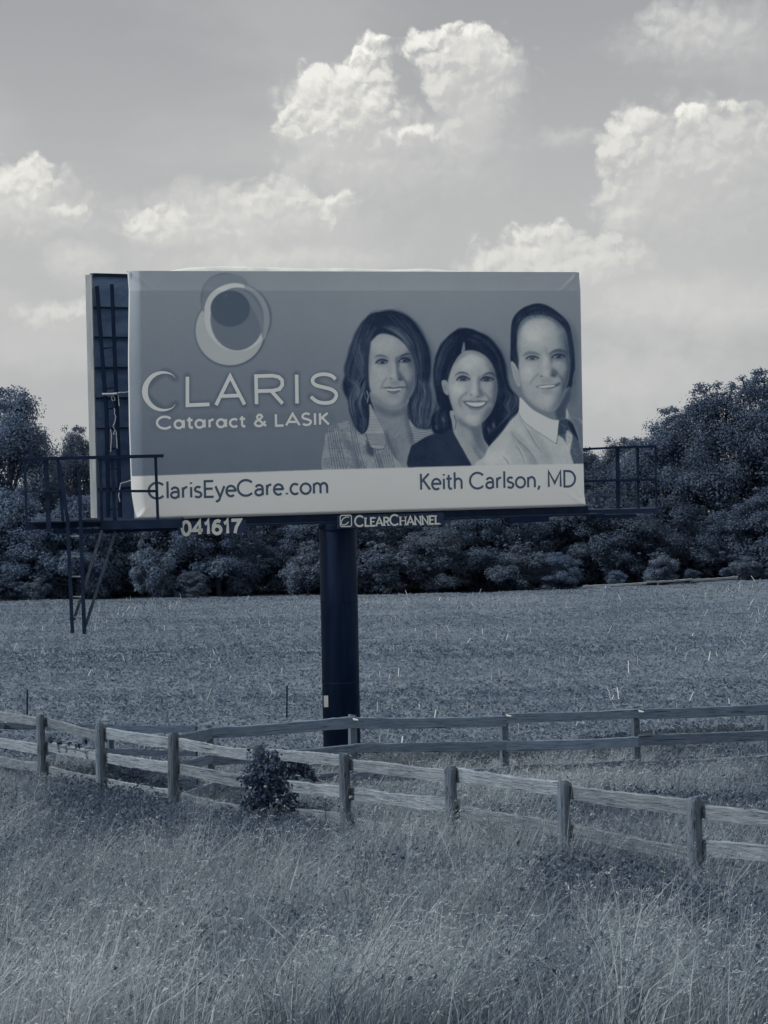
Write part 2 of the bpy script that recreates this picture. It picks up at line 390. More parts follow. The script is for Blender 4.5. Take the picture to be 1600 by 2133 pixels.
def strands(ga, gb, n, lo, hi, w=1.2, alpha=0.7, jit=2.0, blur=0.3):
    ga = catmull(ga, False, 4); gb = catmull(gb, False, 4); m = min(len(ga), len(gb))
    ia = np.linspace(0, len(ga) - 1, m).astype(int); ib = np.linspace(0, len(gb) - 1, m).astype(int); ga, gb = ga[ia], gb[ib]
    for k in range(n):
        t = rng.random(); a0 = int(rng.integers(0, max(1, m // 3))); a1 = int(rng.integers(m * 2 // 3, m))
        off = np.cumsum(rng.normal(0, jit / 6, (a1 - a0, 2)), 0)
        q = (ga * (1 - t) + gb * t)[a0:a1] + off
        stroke(q, w * 1.7 * rng.uniform(.5, 1.6), lo + (hi - lo) * rng.random() ** 1.3, alpha * rng.uniform(.35, .95), blur + .35, True, False)
def edge_strands(outline, n, lo, hi, out=3.0):
    """loose hairs along an outline so that it is not a clean cut"""
    P = catmull(outline); m = len(P); c0 = P.mean(0)
    for _ in range(n):
        i = int(rng.integers(0, m)); L_ = int(rng.integers(8, 26)); sgn = rng.choice([-1, 1]); idx = (i + sgn * np.arange(L_)) % m; q = P[idx]
        d = q - c0; d = d / (np.linalg.norm(d, axis=1, keepdims=True) + 1e-6); ramp = np.linspace(-1.5, rng.uniform(-.5, out), L_)[:, None]
        stroke(q + d * ramp, rng.uniform(.9, 2.0), lo + (hi - lo) * rng.random(), rng.uniform(.35, .85), .4, True, False)
def Zm(x0, y0, s):
    return lambda pts: [(x0 + a / s, y0 + b / s) for a, b in pts]
def ellipse(cx, cy, rx, ry, n=40, rot=0.0):
    t = np.linspace(0, 2 * math.pi, n, endpoint=False); c, s = math.cos(rot), math.sin(rot)
    return [(cx + rx * math.cos(a) * c - ry * math.sin(a) * s, cy + rx * math.cos(a) * s + ry * math.sin(a) * c) for a in t]

def blob(z, cx, cy, rx, ry, tone, blur, alpha, rot=0.0): fill(z(ellipse(cx, cy, rx, ry, 20, rot)), tone, blur, alpha, False)
def eye(z, poly, sockets, whites, glint, lash, dark):
    """an eye built of soft tones: socket, lids and iris in one dark shape, a little white, a glint"""
    for b_ in sockets: blob(z, *b_)
    fill(z(poly), dark, 1.3, .85)
    for (x, y, rx, ry, t) in whites: blob(z, x, y, rx * 1.25, ry * 1.25, t + .07, 1.0, .9)
    blob(z, glint[0] + 6, glint[1] + 8, 19, 16, .12, 1.0, .85)
    blob(z, glint[0], glint[1], 7, 6, .62, .8, .85); stroke(z(lash), 2.3, .10, .8, .7)
# --- background, band, logo
WHITE_T = 0.775
vv = np.linspace(0, 1, CH)[:, None]; uu = np.linspace(0, 1, CW)[None, :]
CAN[:] = 0.475 - 0.145 * np.clip(vv / 0.85, 0, 1) ** 1.1 + 0.03 * np.exp(-((uu - 0.62) / 0.25) ** 2) * (1 - vv)
lg = Zm(240, 540, 3.2)
def disc(cx, cy, rx, ry, tone, blur=.6, alpha=1.): fill(lg(ellipse(cx, cy, rx, ry)), tone, blur, alpha, False)
for e in ((765, 475, 232, 234), (815, 388, 218, 220), (735, 257, 160, 162)): disc(e[0] + 3, e[1] + 3, e[2] + 6, e[3] + 6, 0.20, 2.2, .75)
disc(735, 257, 157, 158, 0.415)
cA = polymask(pxl(lg(ellipse(765, 475, 230, 232))), .6); fA = np.zeros((CH, CW)); fA[cA[1][2]:cA[1][3], cA[1][0]:cA[1][1]] = cA[0]
disc(765, 475, 230, 232, 0.615)
fill(lg([(578, 318), (600, 350), (640, 250), (740, 175), (860, 175), (890, 230), (895, 170), (840, 110), (735, 98), (640, 130), (590, 200)]), 0.405, .8)
disc(815, 390, 215, 222, 0.50)
CLIP = fA; disc(815, 390, 218, 224, 0.69); CLIP = None
fill(lg([(600, 300), (640, 225), (720, 175), (800, 158), (865, 172), (880, 190), (810, 190), (730, 215), (660, 280), (635, 350), (610, 400), (595, 370)]), 0.68, .6)
fill(lg([(860, 172), (935, 205), (1000, 280), (1030, 380), (1022, 460), (985, 540), (960, 400), (930, 290), (890, 220)]), 0.505, .8)
disc(813, 398, 178, 210, 0.36)
fill(lg([(790, 205), (870, 215), (930, 270), (975, 350), (988, 430), (985, 520), (960, 420), (900, 300), (850, 235)]), 0.42, 2.)
CLIP = None
disc(767, 329, 131, 121, 0.255)
disc(739, 243, 5, 6, .38, .8)

for q in ([(400, 792), (322, 755), (200, 880), (322, 1006), (402, 966)], [(481, 783), (481, 973), (628, 967)], [(672, 972), (766, 780), (862, 968)], [(712, 912), (824, 908)], [(942, 966), (938, 779), (1090, 785), (1114, 830), (1050, 876), (944, 879)], [(1040, 878), (1116, 962)], [(1209, 769), (1212, 961)], [(1468, 800), (1396, 766), (1316, 810), (1390, 854), (1472, 908), (1396, 958), (1304, 916)]):
    stroke(lg(q), 15, .20, .42, 3.0, smooth=len(q) > 3)
stroke(lg([(280, 1095), (700, 1085), (1420, 1060)]), 30, .25, .18, 5.0)
# --- first portrait: shoulder-length hair, checked jacket
z1 = Zm(670, 630, 5.925)
# soft print shadow behind the heads
fill(z1([(900, 110), (1100, 200), (1260, 380), (1380, 600), (1420, 850), (1380, 1000), (1200, 900), (1100, 500)]), 0.27, 9, .75)
z2 = Zm(850, 670, 6.667); z3 = Zm(1000, 620, 5.926)
fill(z2([(1000, 150), (1200, 240), (1340, 400), (1420, 560), (1420, 760), (1300, 700), (1150, 400)]), 0.30, 8, .7)
fill(z3([(1000, 220), (1140, 330), (1220, 520), (1230, 800), (1200, 1150), (1150, 1350), (1080, 1200), (1100, 600)]), 0.31, 7, .7)
CLIP = None
hair1 = z1([(620, 132), (740, 108), (870, 92), (1000, 130), (1110, 205), (1200, 310), (1270, 430), (1322, 560), (1345, 700), (1350, 850), (1335, 980), (1360, 1100), (1400, 1220), (1425, 1300), (1390, 1450), (1330, 1570), (1200, 1560), (1090, 1470), (1000, 1480), (760, 1450), (610, 1500), (560, 1580), (500, 1640), (420, 1570), (385, 1470), (345, 1340), (325, 1210), (275, 1110), (262, 1005), (292, 900), (285, 800), (330, 640), (375, 500), (420, 390), (470, 290), (540, 200)])
fill(hair1, 0.145, 1.2); edge_strands(hair1, 110, .12, .32, 5.0)
fill(z1([(1180, 1000), (1330, 1000), (1420, 1290), (1380, 1470), (1300, 1560), (1180, 1500), (1120, 1330)]), .30, 6, .75)
for q, w in (([(520, 230), (430, 450), (400, 640), (440, 800)], 7), ([(560, 380), (500, 560), (500, 720), (540, 860), (430, 1010), (330, 1090)], 8), ([(470, 900), (380, 1060), (350, 1200), (390, 1380)], 7), ([(520, 1080), (470, 1250), (520, 1420), (560, 1540)], 6), ([(760, 250), (900, 320), (1020, 430), (1110, 580)], 7), ([(1000, 220), (1160, 400), (1230, 620), (1250, 860)], 8), ([(1200, 900), (1260, 1060), (1340, 1200), (1320, 1420)], 8), ([(1180, 1100), (1160, 1280), (1230, 1450)], 6)):
    stroke(z1(q), w, .34, .5, 2.4, True)
for k in range(26):
    x = rng.uniform(380, 600); stroke(z1([(x, 1420), (x + rng.normal(10, 20), 1540), (x + rng.normal(40, 40), rng.uniform(1580, 1700))]), 1.8, rng.uniform(.13, .34), .7, .5, True)
    x = rng.uniform(1120, 1400); stroke(z1([(x, 1380), (x + rng.normal(0, 20), 1480), (x + rng.normal(-10, 40), rng.uniform(1540, 1640))]), 1.8, rng.uniform(.15, .42), .7, .5, True)
strands(z1([(560, 190), (440, 400), (350, 650), (300, 850), (330, 1000), (280, 1090)]), z1([(660, 150), (560, 420), (520, 700), (500, 900), (420, 1050), (330, 1160)]), 70, .12, .40, 1.3, .65)
strands(z1([(520, 850), (400, 1050), (350, 1200), (380, 1400), (460, 1560)]), z1([(570, 950), (520, 1100), (480, 1250), (540, 1400), (570, 1550)]), 60, .10, .52, 1.5, .7)
strands(z1([(900, 120), (1080, 240), (1200, 450), (1250, 700), (1260, 1000), (1350, 1200)]), z1([(800, 140), (960, 330), (1090, 520), (1150, 760), (1190, 1000), (1290, 1300)]), 80, .11, .36, 1.3, .6)
strands(z1([(1190, 950), (1160, 1150), (1110, 1300), (1150, 1480)]), z1([(1330, 950), (1400, 1180), (1400, 1350), (1340, 1560)]), 80, .12, .50, 1.6, .65)
# neck and chest
fill(z1([(600, 1100), (650, 1330), (720, 1500), (790, 1610), (850, 1750), (900, 1870), (990, 2040), (1100, 2040), (1105, 1800), (1150, 1720), (1110, 1560), (1060, 1400), (1050, 1300), (1070, 1180), (860, 1250)]), 0.46, .8)
fill(z1([(1010, 1330), (1060, 1300), (1110, 1500), (1160, 1700), (1100, 1760), (1060, 1600)]), 0.32, 4, .7)
fill(z1([(640, 1240), (760, 1300), (870, 1330), (980, 1310), (1060, 1230), (1050, 1360), (900, 1420), (760, 1400), (670, 1330)]), 0.36, 4, .75)
fill(z1([(860, 1600), (900, 1640), (930, 1720), (960, 1850), (1020, 1980), (940, 1900), (880, 1760)]), 0.37, 4, .5)
fill(z1([(800, 1560), (850, 1700), (910, 1850), (990, 2030), (960, 2040), (880, 1880), (800, 1700)]), 0.30, 2.5, .6)
stroke(z1([(870, 1600), (900, 1660), (960, 1600)]), 1, .6, .6)
# jacket
jk = z1([(40, 1700), (60, 1600), (90, 1540), (200, 1495), (330, 1468), (420, 1560), (500, 1625), (570, 1560), (592, 1400), (590, 1255), (640, 1330), (720, 1500), (770, 1600), (800, 1740), (850, 1830), (900, 1910), (985, 2060), (500, 2100), (30, 2100)])
CLIP = fill(jk, 0.50, .6, keep=True)
for k in range(11):
    x = 60 + k * 26 + (130 if k > 5 else 0) + (0 if k < 9 else 160)
    stroke(z1([(x, 1480), (x + 30 + k * 3, 1750), (x + 80 + k * 8, 2080)]), 1.3, .16, .62, .25)
for k in range(26):
    y = 1500 + k * 24
    if k % 9 in (5, 6, 7, 8): continue
    stroke(z1([(20, y), (300, y - 12), (560, y + 60)]), 1.1, .2, .42, .3)
for k in range(420):
    x, y = rng.uniform(30, 900), rng.uniform(1480, 2060); stroke(z1([(x, y), (x + rng.uniform(-14, 14), y + rng.uniform(10, 40))]), 1.4, rng.choice([.62, .3]), .35, .4)
fill(z1([(240, 1580), (330, 1680), (430, 1850), (500, 2080), (440, 2080), (360, 1880), (250, 1700)]), .30, 4, .45)
fill(z1([(560, 1700), (640, 1800), (640, 1900), (560, 1850)]), .12, 3, .6)
# lapel
lp = z1([(590, 1255), (640, 1330), (720, 1500), (770, 1600), (800, 1740), (760, 1800), (620, 1790), (560, 1690), (540, 1600), (585, 1500)])
full = CLIP; CLIP = fill(lp, .53, .7, keep=True)
for k in range(7): stroke(z1([(540, 1630 + k * 22), (680, 1622 + k * 22), (800, 1640 + k * 22)]), 1.3, .2, .6, .3)
for k in range(9): stroke(z1([(570, 1300 + k * 34), (720, 1310 + k * 34)]), 1.0, .3, .4, .4)
CLIP = full
for k in range(9): stroke(z1([(640 + k * 26, 1900 - k * 14), (700 + k * 26, 2080)]), 1.3, .2, .55, .3)
CLIP = None
stroke(z1([(545, 1620), (580, 1730), (630, 1800), (760, 1810), (800, 1750)]), 1.3, .14, .7, .4)
CLIP = fill(z1([(1080, 1440), (1150, 1540), (1240, 1565), (1350, 1570), (1385, 1610), (1280, 1660), (1160, 1725), (1120, 1600)]), .52, .7, keep=True)
for k in range(6): stroke(z1([(1090, 1540 + k * 32), (1240, 1580 + k * 26), (1400, 1560 + k * 24)]), 1.4, .2, .6, .3)
CLIP = None
# face
face1 = z1([(610, 450), (680, 398), (780, 385), (900, 420), (1000, 480), (1075, 560), (1120, 650), (1155, 760), (1170, 880), (1160, 1010), (1120, 1120), (1055, 1215), (960, 1285), (860, 1303), (760, 1270), (685, 1205), (625, 1130), (588, 1040), (570, 930), (567, 800), (588, 640), (598, 530)])
CLIP = fill(face1, 0.52, 1.6, keep=True)
blob(z1, 720, 900, 120, 260, .585, 12, .7); blob(z1, 780, 520, 140, 110, .60, 10, .85)
fill(z1([(1060, 560), (1150, 700), (1180, 850), (1170, 1010), (1100, 1170), (1000, 1290), (1030, 1120), (1080, 900), (1060, 720)]), .32, 6, .85)
blob(z1, 1075, 880, 50, 90, .50, 6, .6); blob(z1, 582, 700, 24, 210, .38, 4, .65); blob(z1, 740, 830, 72, 30, .60, 6, .7)
fill(z1([(620, 1130), (760, 1240), (900, 1272), (1040, 1200), (1065, 1235), (900, 1330), (720, 1290)]), .38, 5, .7)
blob(z1, 888, 800, 20, 105, .62, 4, .65); blob(z1, 885, 902, 30, 26, .63, 4.5, .7)
fill(z1([(925, 690), (960, 750), (950, 830), (990, 885), (1008, 940), (962, 962), (930, 880)]), .31, 3.2, .85); blob(z1, 935, 715, 22, 48, .31, 4, .8)
blob(z1, 855, 942, 17, 7, .25, 1.4, .8); blob(z1, 966, 950, 27, 10, .19, 1.8, .85); blob(z1, 900, 988, 62, 18, .41, 4, .6)
eye(z1, [(672, 745), (710, 714), (755, 703), (800, 714), (815, 745), (770, 763), (715, 760)], [(745, 712, 88, 42, .40, 4, .65)], [(714, 739, 15, 8, .45), (790, 739, 12, 7, .43)], (741, 729), [(666, 749), (700, 714), (755, 699), (816, 722)], .25)
eye(z1, [(960, 728), (985, 697), (1035, 686), (1085, 702), (1100, 730), (1050, 744), (990, 741)], [(1030, 690, 84, 42, .29, 4, .7)], [(985, 719, 14, 9, .50)], (1014, 707), [(956, 730), (984, 694), (1035, 682), (1098, 716)], .21)
blob(z1, 745, 785, 70, 10, .46, 3, .5)
stroke(z1([(640, 682), (700, 656), (770, 660), (828, 690)]), 3.8, .25, .7, 1.1, True); stroke(z1([(948, 682), (1000, 652), (1060, 634), (1118, 640)]), 4.0, .19, .8, 1.1, True)
fill(z1([(760, 1050), (840, 1040), (895, 1050), (950, 1040), (1040, 1040), (990, 1062), (890, 1068), (800, 1066)]), .27, 1.2, .85)
fill(z1([(800, 1066), (890, 1070), (985, 1058), (960, 1079), (890, 1088), (830, 1084)]), .72, .9, .92)
fill(z1([(810, 1085), (890, 1092), (970, 1078), (940, 1116), (880, 1130), (830, 1112)]), .32, 1.2, .85); blob(z1, 872, 1107, 30, 7, .50, 1.8, .6)
blob(z1, 757, 1052, 11, 8, .25, 1.5, .75); blob(z1, 1042, 1042, 12, 8, .21, 1.5, .8); blob(z1, 890, 1152, 62, 12, .39, 4, .6); blob(z1, 870, 1210, 80, 34, .57, 7, .65)
stroke(z1([(800, 935), (755, 1000), (733, 1062)]), 4.5, .42, .6, 2.0); stroke(z1([(1005, 935), (1050, 1000), (1057, 1062)]), 5, .29, .7, 2.0)
CLIP = None
# fringe and front locks
fill(z1([(600, 480), (700, 395), (800, 375), (940, 430), (1060, 560), (1130, 690), (1160, 780), (1190, 700), (1150, 500), (1040, 340), (880, 260), (720, 260), (620, 330)]), .155, 1.5)
strands(z1([(740, 300), (860, 350), (980, 440), (1080, 580), (1140, 720)]), z1([(800, 250), (960, 300), (1080, 420), (1150, 560), (1200, 760)]), 46, .12, .50, 1.1, .7)
strands(z1([(700, 280), (600, 450), (560, 620), (555, 800)]), z1([(640, 250), (520, 450), (490, 650), (500, 850)]), 34, .11, .36, 1.2, .6)
stroke(z1([(1140, 620), (1170, 780), (1200, 930), (1270, 1080), (1340, 1170)]), 1.8, .42, .6, .5, True)
stroke(z1([(555, 1090), (575, 1150), (565, 1230)]), 1.6, .75, .7, .4); stroke(z1([(530, 1110), (545, 1200)]), 1.2, .6, .6, .4)

strands(z1([(640, 400), (590, 560), (565, 760), (570, 960), (600, 1120)]), z1([(600, 420), (560, 600), (545, 800), (545, 980), (560, 1150)]), 26, .12, .30, 1.3, .6)
strands(z1([(1060, 540), (1130, 700), (1165, 880), (1150, 1050), (1090, 1200)]), z1([(1110, 540), (1170, 700), (1200, 900), (1190, 1060), (1130, 1240)]), 26, .12, .34, 1.3, .6)
strands(z1([(300, 860), (420, 960), (480, 1060), (440, 1180), (360, 1260)]), z1([(330, 1000), (400, 1060), (420, 1120), (380, 1200), (340, 1240)]), 22, .22, .50, 1.3, .6)
strands(z1([(430, 380), (390, 560), (420, 740), (480, 880), (460, 1000)]), z1([(500, 360), (470, 560), (510, 720), (540, 860), (520, 980)]), 22, .20, .44, 1.3, .55)
# --- second portrait: dark wavy hair, black jacket
hair2 = z2([(680, 112), (740, 95), (860, 100), (1000, 150), (1130, 220), (1230, 330), (1310, 460), (1360, 620), (1380, 800), (1430, 930), (1520, 1040), (1545, 1150), (1530, 1250), (1430, 1340), (1320, 1500), (1180, 1660), (1100, 1760), (1030, 1620), (900, 1500), (640, 1500), (560, 1570), (470, 1570), (370, 1545), (325, 1440), (345, 1300), (425, 1210), (400, 1100), (388, 1000), (362, 830), (355, 690), (370, 560), (400, 450), (460, 320), (560, 200)])
fill(hair2, 0.115, 1.2); edge_strands(hair2, 110, .10, .26, 4.0)
for q, w in (([(620, 220), (480, 420), (430, 640)], 8), ([(900, 180), (1100, 300), (1240, 520)], 9), ([(1290, 700), (1330, 900), (1440, 1040), (1480, 1180)], 8), ([(1380, 1000), (1400, 1180), (1300, 1330)], 7), ([(1200, 1350), (1180, 1480), (1100, 1580)], 7), ([(450, 1150), (400, 1320), (440, 1480)], 8), ([(820, 240), (960, 300), (1060, 360)], 7)):
    stroke(z2(q), w, .25, .5, 2.6, True)
strands(z2([(640, 150), (480, 330), (400, 560), (380, 800), (430, 1100)]), z2([(740, 200), (580, 400), (500, 600), (440, 800), (520, 1150)]), 56, .09, .32, 1.2, .6)
strands(z2([(800, 130), (1050, 220), (1250, 450), (1330, 750), (1420, 1000), (1500, 1150)]), z2([(800, 230), (1000, 330), (1170, 520), (1250, 800), (1280, 1050), (1250, 1350)]), 80, .09, .28, 1.2, .6)
strands(z2([(1400, 900), (1460, 1050), (1400, 1200), (1200, 1450)]), z2([(1500, 1040), (1540, 1180), (1380, 1350), (1150, 1600)]), 34, .10, .42, 1.3, .65)
strands(z2([(430, 1200), (350, 1350), (400, 1520)]), z2([(560, 1200), (560, 1380), (560, 1540)]), 30, .10, .33, 1.3, .55)
for (x, y) in ((490, 1360), (395, 1470), (1120, 1500), (1190, 1440)): fill(z2(ellipse(x, y, 14, 40, 16, -.3)), .42, 1.5, .6)
# neck and chest
fill(z2([(600, 1230), (610, 1400), (640, 1540), (720, 1700), (800, 1840), (880, 2010), (1060, 2010), (1090, 1880), (1130, 1760), (1050, 1620), (1020, 1420), (1060, 1300), (900, 1380)]), .52, .8)
fill(z2([(640, 1290), (760, 1390), (900, 1450), (1040, 1400), (1080, 1330), (1040, 1480), (1040, 1600), (1100, 1760), (1080, 1850), (960, 1750), (900, 1600), (860, 1500), (720, 1420)]), .35, 5, .8)
fill(z2([(880, 1650), (960, 1780), (1040, 1880), (1020, 1930), (920, 1800)]), .36, 4, .7)
stroke(z2([(640, 1300), (668, 1400), (650, 1490)]), 1.4, .17, .8, .4)
fill(z2([(600, 1490), (640, 1560), (720, 1700), (800, 1845), (880, 2020), (700, 2060), (40, 2060), (32, 1770), (110, 1685), (310, 1575), (480, 1555)]), .165, .7)
fill(z2([(400, 1620), (600, 1700), (700, 1900), (600, 2010), (300, 1950)]), .19, 9, .6)
# ear and face
fill(z2([(470, 820), (545, 830), (560, 1000), (545, 1020), (500, 980), (475, 900)]), .52, .8); fill(z2(ellipse(515, 910, 18, 50, 16)), .42, 2, .6)
face2 = z2([(780, 412), (900, 400), (1020, 440), (1120, 520), (1190, 640), (1228, 760), (1242, 880), (1235, 1010), (1200, 1150), (1135, 1280), (1040, 1390), (930, 1445), (820, 1410), (720, 1335), (645, 1265), (595, 1130), (565, 1010), (552, 880), (562, 760), (600, 640), (645, 560), (705, 475)])
CLIP = fill(face2, .56, 1.5, keep=True)
blob(z2, 850, 560, 160, 115, .645, 11, .85); blob(z2, 690, 940, 95, 85, .655, 8, .85); blob(z2, 1125, 950, 58, 72, .57, 7, .7)
fill(z2([(1080, 480), (1200, 640), (1260, 880), (1240, 1060), (1120, 1320), (960, 1450), (1020, 1300), (1120, 1120), (1170, 900), (1130, 700)]), .40, 7, .85)
fill(z2([(1170, 600), (1260, 860), (1235, 1120), (1090, 1380), (1000, 1445), (1120, 1230), (1195, 1000)]), .29, 5, .75)
fill(z2([(560, 900), (600, 1120), (680, 1290), (820, 1410), (930, 1450), (800, 1440), (600, 1260)]), .42, 5, .65)
fill(z2([(600, 640), (700, 480), (900, 400), (1100, 500), (1190, 640), (1150, 600), (1020, 480), (860, 440), (700, 540)]), .38, 4, .65)
blob(z2, 922, 870, 24, 110, .665, 4.5, .65); blob(z2, 912, 985, 38, 30, .665, 5, .7)
fill(z2([(972, 765), (1012, 800), (1002, 900), (1042, 980), (1055, 1030), (1000, 1052), (975, 960)]), .34, 3.8, .85)
blob(z2, 875, 1015, 17, 8, .26, 1.5, .8); blob(z2, 972, 1042, 25, 9, .21, 1.9, .85); blob(z2, 920, 1068, 64, 14, .45, 4, .6)
eye(z2, [(680, 806), (715, 773), (770, 761), (830, 775), (858, 806), (800, 826), (730, 824)], [(765, 778, 104, 50, .43, 5, .6)], [(706, 801, 14, 8, .50), (825, 801, 14, 8, .48)], (760, 791), [(674, 810), (713, 770), (775, 755), (860, 798)], .22)
eye(z2, [(1015, 812), (1045, 780), (1095, 771), (1160, 782), (1187, 809), (1130, 829), (1055, 829)], [(1095, 783, 98, 50, .33, 5, .65)], [(1040, 806, 12, 7, .42), (1150, 804, 14, 7, .44)], (1085, 798), [(1010, 812), (1045, 776), (1098, 766), (1188, 800)], .20)
blob(z2, 770, 862, 84, 16, .60, 5, .6); blob(z2, 1095, 864, 70, 14, .48, 4, .5)
stroke(z2([(646, 760), (690, 719), (755, 706), (820, 725), (852, 754)]), 3.6, .23, .75, 1.0, True); stroke(z2([(1033, 757), (1085, 722), (1145, 714), (1195, 732), (1217, 764)]), 3.6, .20, .8, 1.0, True)
fill(z2([(755, 1106), (850, 1092), (925, 1100), (1000, 1090), (1110, 1108), (1095, 1116), (930, 1124), (775, 1116)]), .36, 1.4, .85)
fill(z2([(775, 1112), (920, 1120), (1097, 1112), (1050, 1180), (940, 1206), (840, 1178)]), .23, 1.4, .85)
fill(z2([(800, 1119), (920, 1125), (1072, 1119), (1032, 1163), (940, 1180), (855, 1160)]), .73, 1.0, .92)
for k in range(7): stroke(z2([(838 + k * 29, 1126), (842 + k * 29, 1170)]), 1.0, .55, .4, .5)
fill(z2([(830, 1182), (935, 1206), (1050, 1178), (1010, 1222), (930, 1238), (870, 1218)]), .40, 1.4, .85); blob(z2, 930, 1218, 42, 8, .52, 2, .6)
blob(z2, 757, 1106, 10, 8, .26, 1.6, .7); blob(z2, 1112, 1108, 12, 9, .22, 1.6, .8)
stroke(z2([(815, 985), (745, 1040), (714, 1110), (736, 1172)]), 5, .41, .65, 2.2); stroke(z2([(1065, 1000), (1122, 1060), (1142, 1130)]), 5, .37, .65, 2.2)
blob(z2, 1148, 1165, 18, 40, .58, 4, .6); blob(z2, 930, 1270, 82, 15, .45, 4, .6); blob(z2, 905, 1345, 110, 48, .635, 8, .7)
CLIP = None
fill(z2([(770, 285), (785, 300), (790, 405), (740, 425), (755, 350)]), .50, 1.0, .85)
strands(z2([(760, 300), (680, 460), (600, 620), (555, 800)]), z2([(700, 250), (560, 420), (500, 620), (480, 800)]), 30, .09, .2, 1.3, .6)
strands(z2([(790, 300), (900, 370), (1060, 430), (1190, 600), (1240, 820)]), z2([(820, 240), (980, 300), (1130, 400), (1230, 560), (1290, 820)]), 34, .09, .2, 1.3, .6)

strands(z2([(700, 470), (620, 580), (570, 720), (550, 860)]), z2([(660, 460), (580, 580), (530, 720), (510, 860)]), 20, .10, .22, 1.2, .6)
strands(z2([(1060, 450), (1170, 580), (1230, 760), (1245, 960), (1200, 1180)]), z2([(1120, 470), (1220, 620), (1270, 800), (1280, 1000), (1240, 1240)]), 24, .09, .22, 1.2, .6)
strands(z2([(1300, 900), (1360, 1020), (1330, 1150), (1380, 1280), (1260, 1400)]), z2([(1420, 940), (1500, 1080), (1440, 1180), (1460, 1270), (1330, 1440)]), 24, .14, .40, 1.3, .6)
# --- third portrait: short dark hair, pale shirt, tie
fill(z3([(380, 790), (378, 600), (380, 400), (400, 270), (460, 180), (560, 110), (700, 70), (820, 90), (940, 160), (1050, 260), (1110, 350), (1140, 500), (1162, 680), (1175, 850), (1150, 960), (1120, 1120), (1000, 1180), (600, 1000), (470, 880)]), .145, .8)
strands(z3([(460, 190), (400, 350), (388, 550), (390, 760)]), z3([(560, 160), (470, 330), (450, 550), (460, 820)]), 30, .10, .24, 1.2, .5)
strands(z3([(480, 200), (620, 110), (760, 90), (920, 180)]), z3([(500, 280), (640, 200), (760, 190), (940, 280)]), 34, .10, .22, 1.2, .5)
# neck
fill(z3([(490, 1050), (505, 1230), (640, 1390), (860, 1510), (975, 1530), (1060, 1500), (1065, 1300), (1110, 1100), (900, 1200)]), .40, .8)
fill(z3([(930, 1400), (1000, 1290), (1110, 1100), (1110, 1250), (1060, 1360), (1050, 1490), (970, 1520)]), .19, 3, .9)
# shirt
shirt = z3([(488, 1235), (520, 1250), (640, 1372), (760, 1442), (880, 1500), (980, 1512), (1055, 1495), (1070, 1370), (1115, 1460), (1240, 1500), (1300, 1600), (1330, 2090), (20, 2100), (60, 1950), (120, 1830), (250, 1690), (370, 1530), (470, 1420), (485, 1320)])
CLIP = fill(shirt, .60, .7, keep=True)
fill(z3([(1090, 1450), (1240, 1500), (1320, 1700), (1320, 2080), (1230, 2050), (1200, 1700)]), .36, 5, .9)
fill(z3([(380, 1640), (480, 1700), (640, 1900), (740, 2080), (640, 2080), (520, 1880), (400, 1720)]), .50, 5, .8)
fill(z3([(600, 1620), (760, 1740), (860, 1900), (900, 2080), (780, 2080), (720, 1880), (600, 1700)]), .54, 6, .8)
fill(z3([(100, 1930), (300, 1900), (380, 2080), (60, 2080)]), .66, 8, .8)
for q in ([(370, 1640), (450, 1740), (570, 1850), (660, 1960), (710, 2070)], [(420, 1800), (500, 1900), (560, 2060)], [(280, 1950), (330, 2010), (370, 2070)], [(500, 1520), (600, 1650), (680, 1790), (760, 1900)]):
    stroke(z3(q), 2.6, .38, .6, 1.2, True); stroke([(a + 2.5, b - 1.5) for a, b in z3(q)], 2.4, .70, .5, 1.4, True)
collar = z3([(492, 1235), (520, 1250), (640, 1372), (760, 1442), (880, 1500), (978, 1512), (960, 1690), (945, 1800), (850, 1735), (700, 1640), (540, 1520), (478, 1420)])
fill(collar, .675, .8)
stroke(z3([(480, 1425), (540, 1530), (700, 1650), (850, 1745), (945, 1805)]), 1.6, .42, .7, .7); stroke(z3([(980, 1515), (962, 1690), (945, 1800)]), 1.6, .16, .9, .5)
CLIP = None
fill(z3([(982, 1512), (1060, 1490), (1140, 1540), (1180, 1640), (1215, 1760), (1260, 1900), (1285, 2060), (1160, 2060), (1110, 1900), (1030, 1740), (965, 1700)]), .30, .8)
fill(z3([(985, 1520), (1060, 1500), (1095, 1560), (1080, 1640), (1010, 1690), (968, 1690)]), .22, 1.2, .9)
fill(z3([(1075, 1640), (1140, 1700), (1130, 1800), (1100, 1920), (1060, 1760)]), .62, 1.2, .9)
fill(z3([(1090, 1520), (1150, 1570), (1220, 1760), (1180, 1720), (1100, 1600)]), .12, 1.2, .9)
for k in range(6): stroke(z3([(1000 + k * 30, 1560 + k * 70), (1060 + k * 30, 1600 + k * 70)]), 2.0, .45, .5, .8)
fill(z3([(965, 1700), (1030, 1760), (1100, 1910), (1150, 2060), (1000, 2060), (960, 1850)]), .60, 1.5, .85)
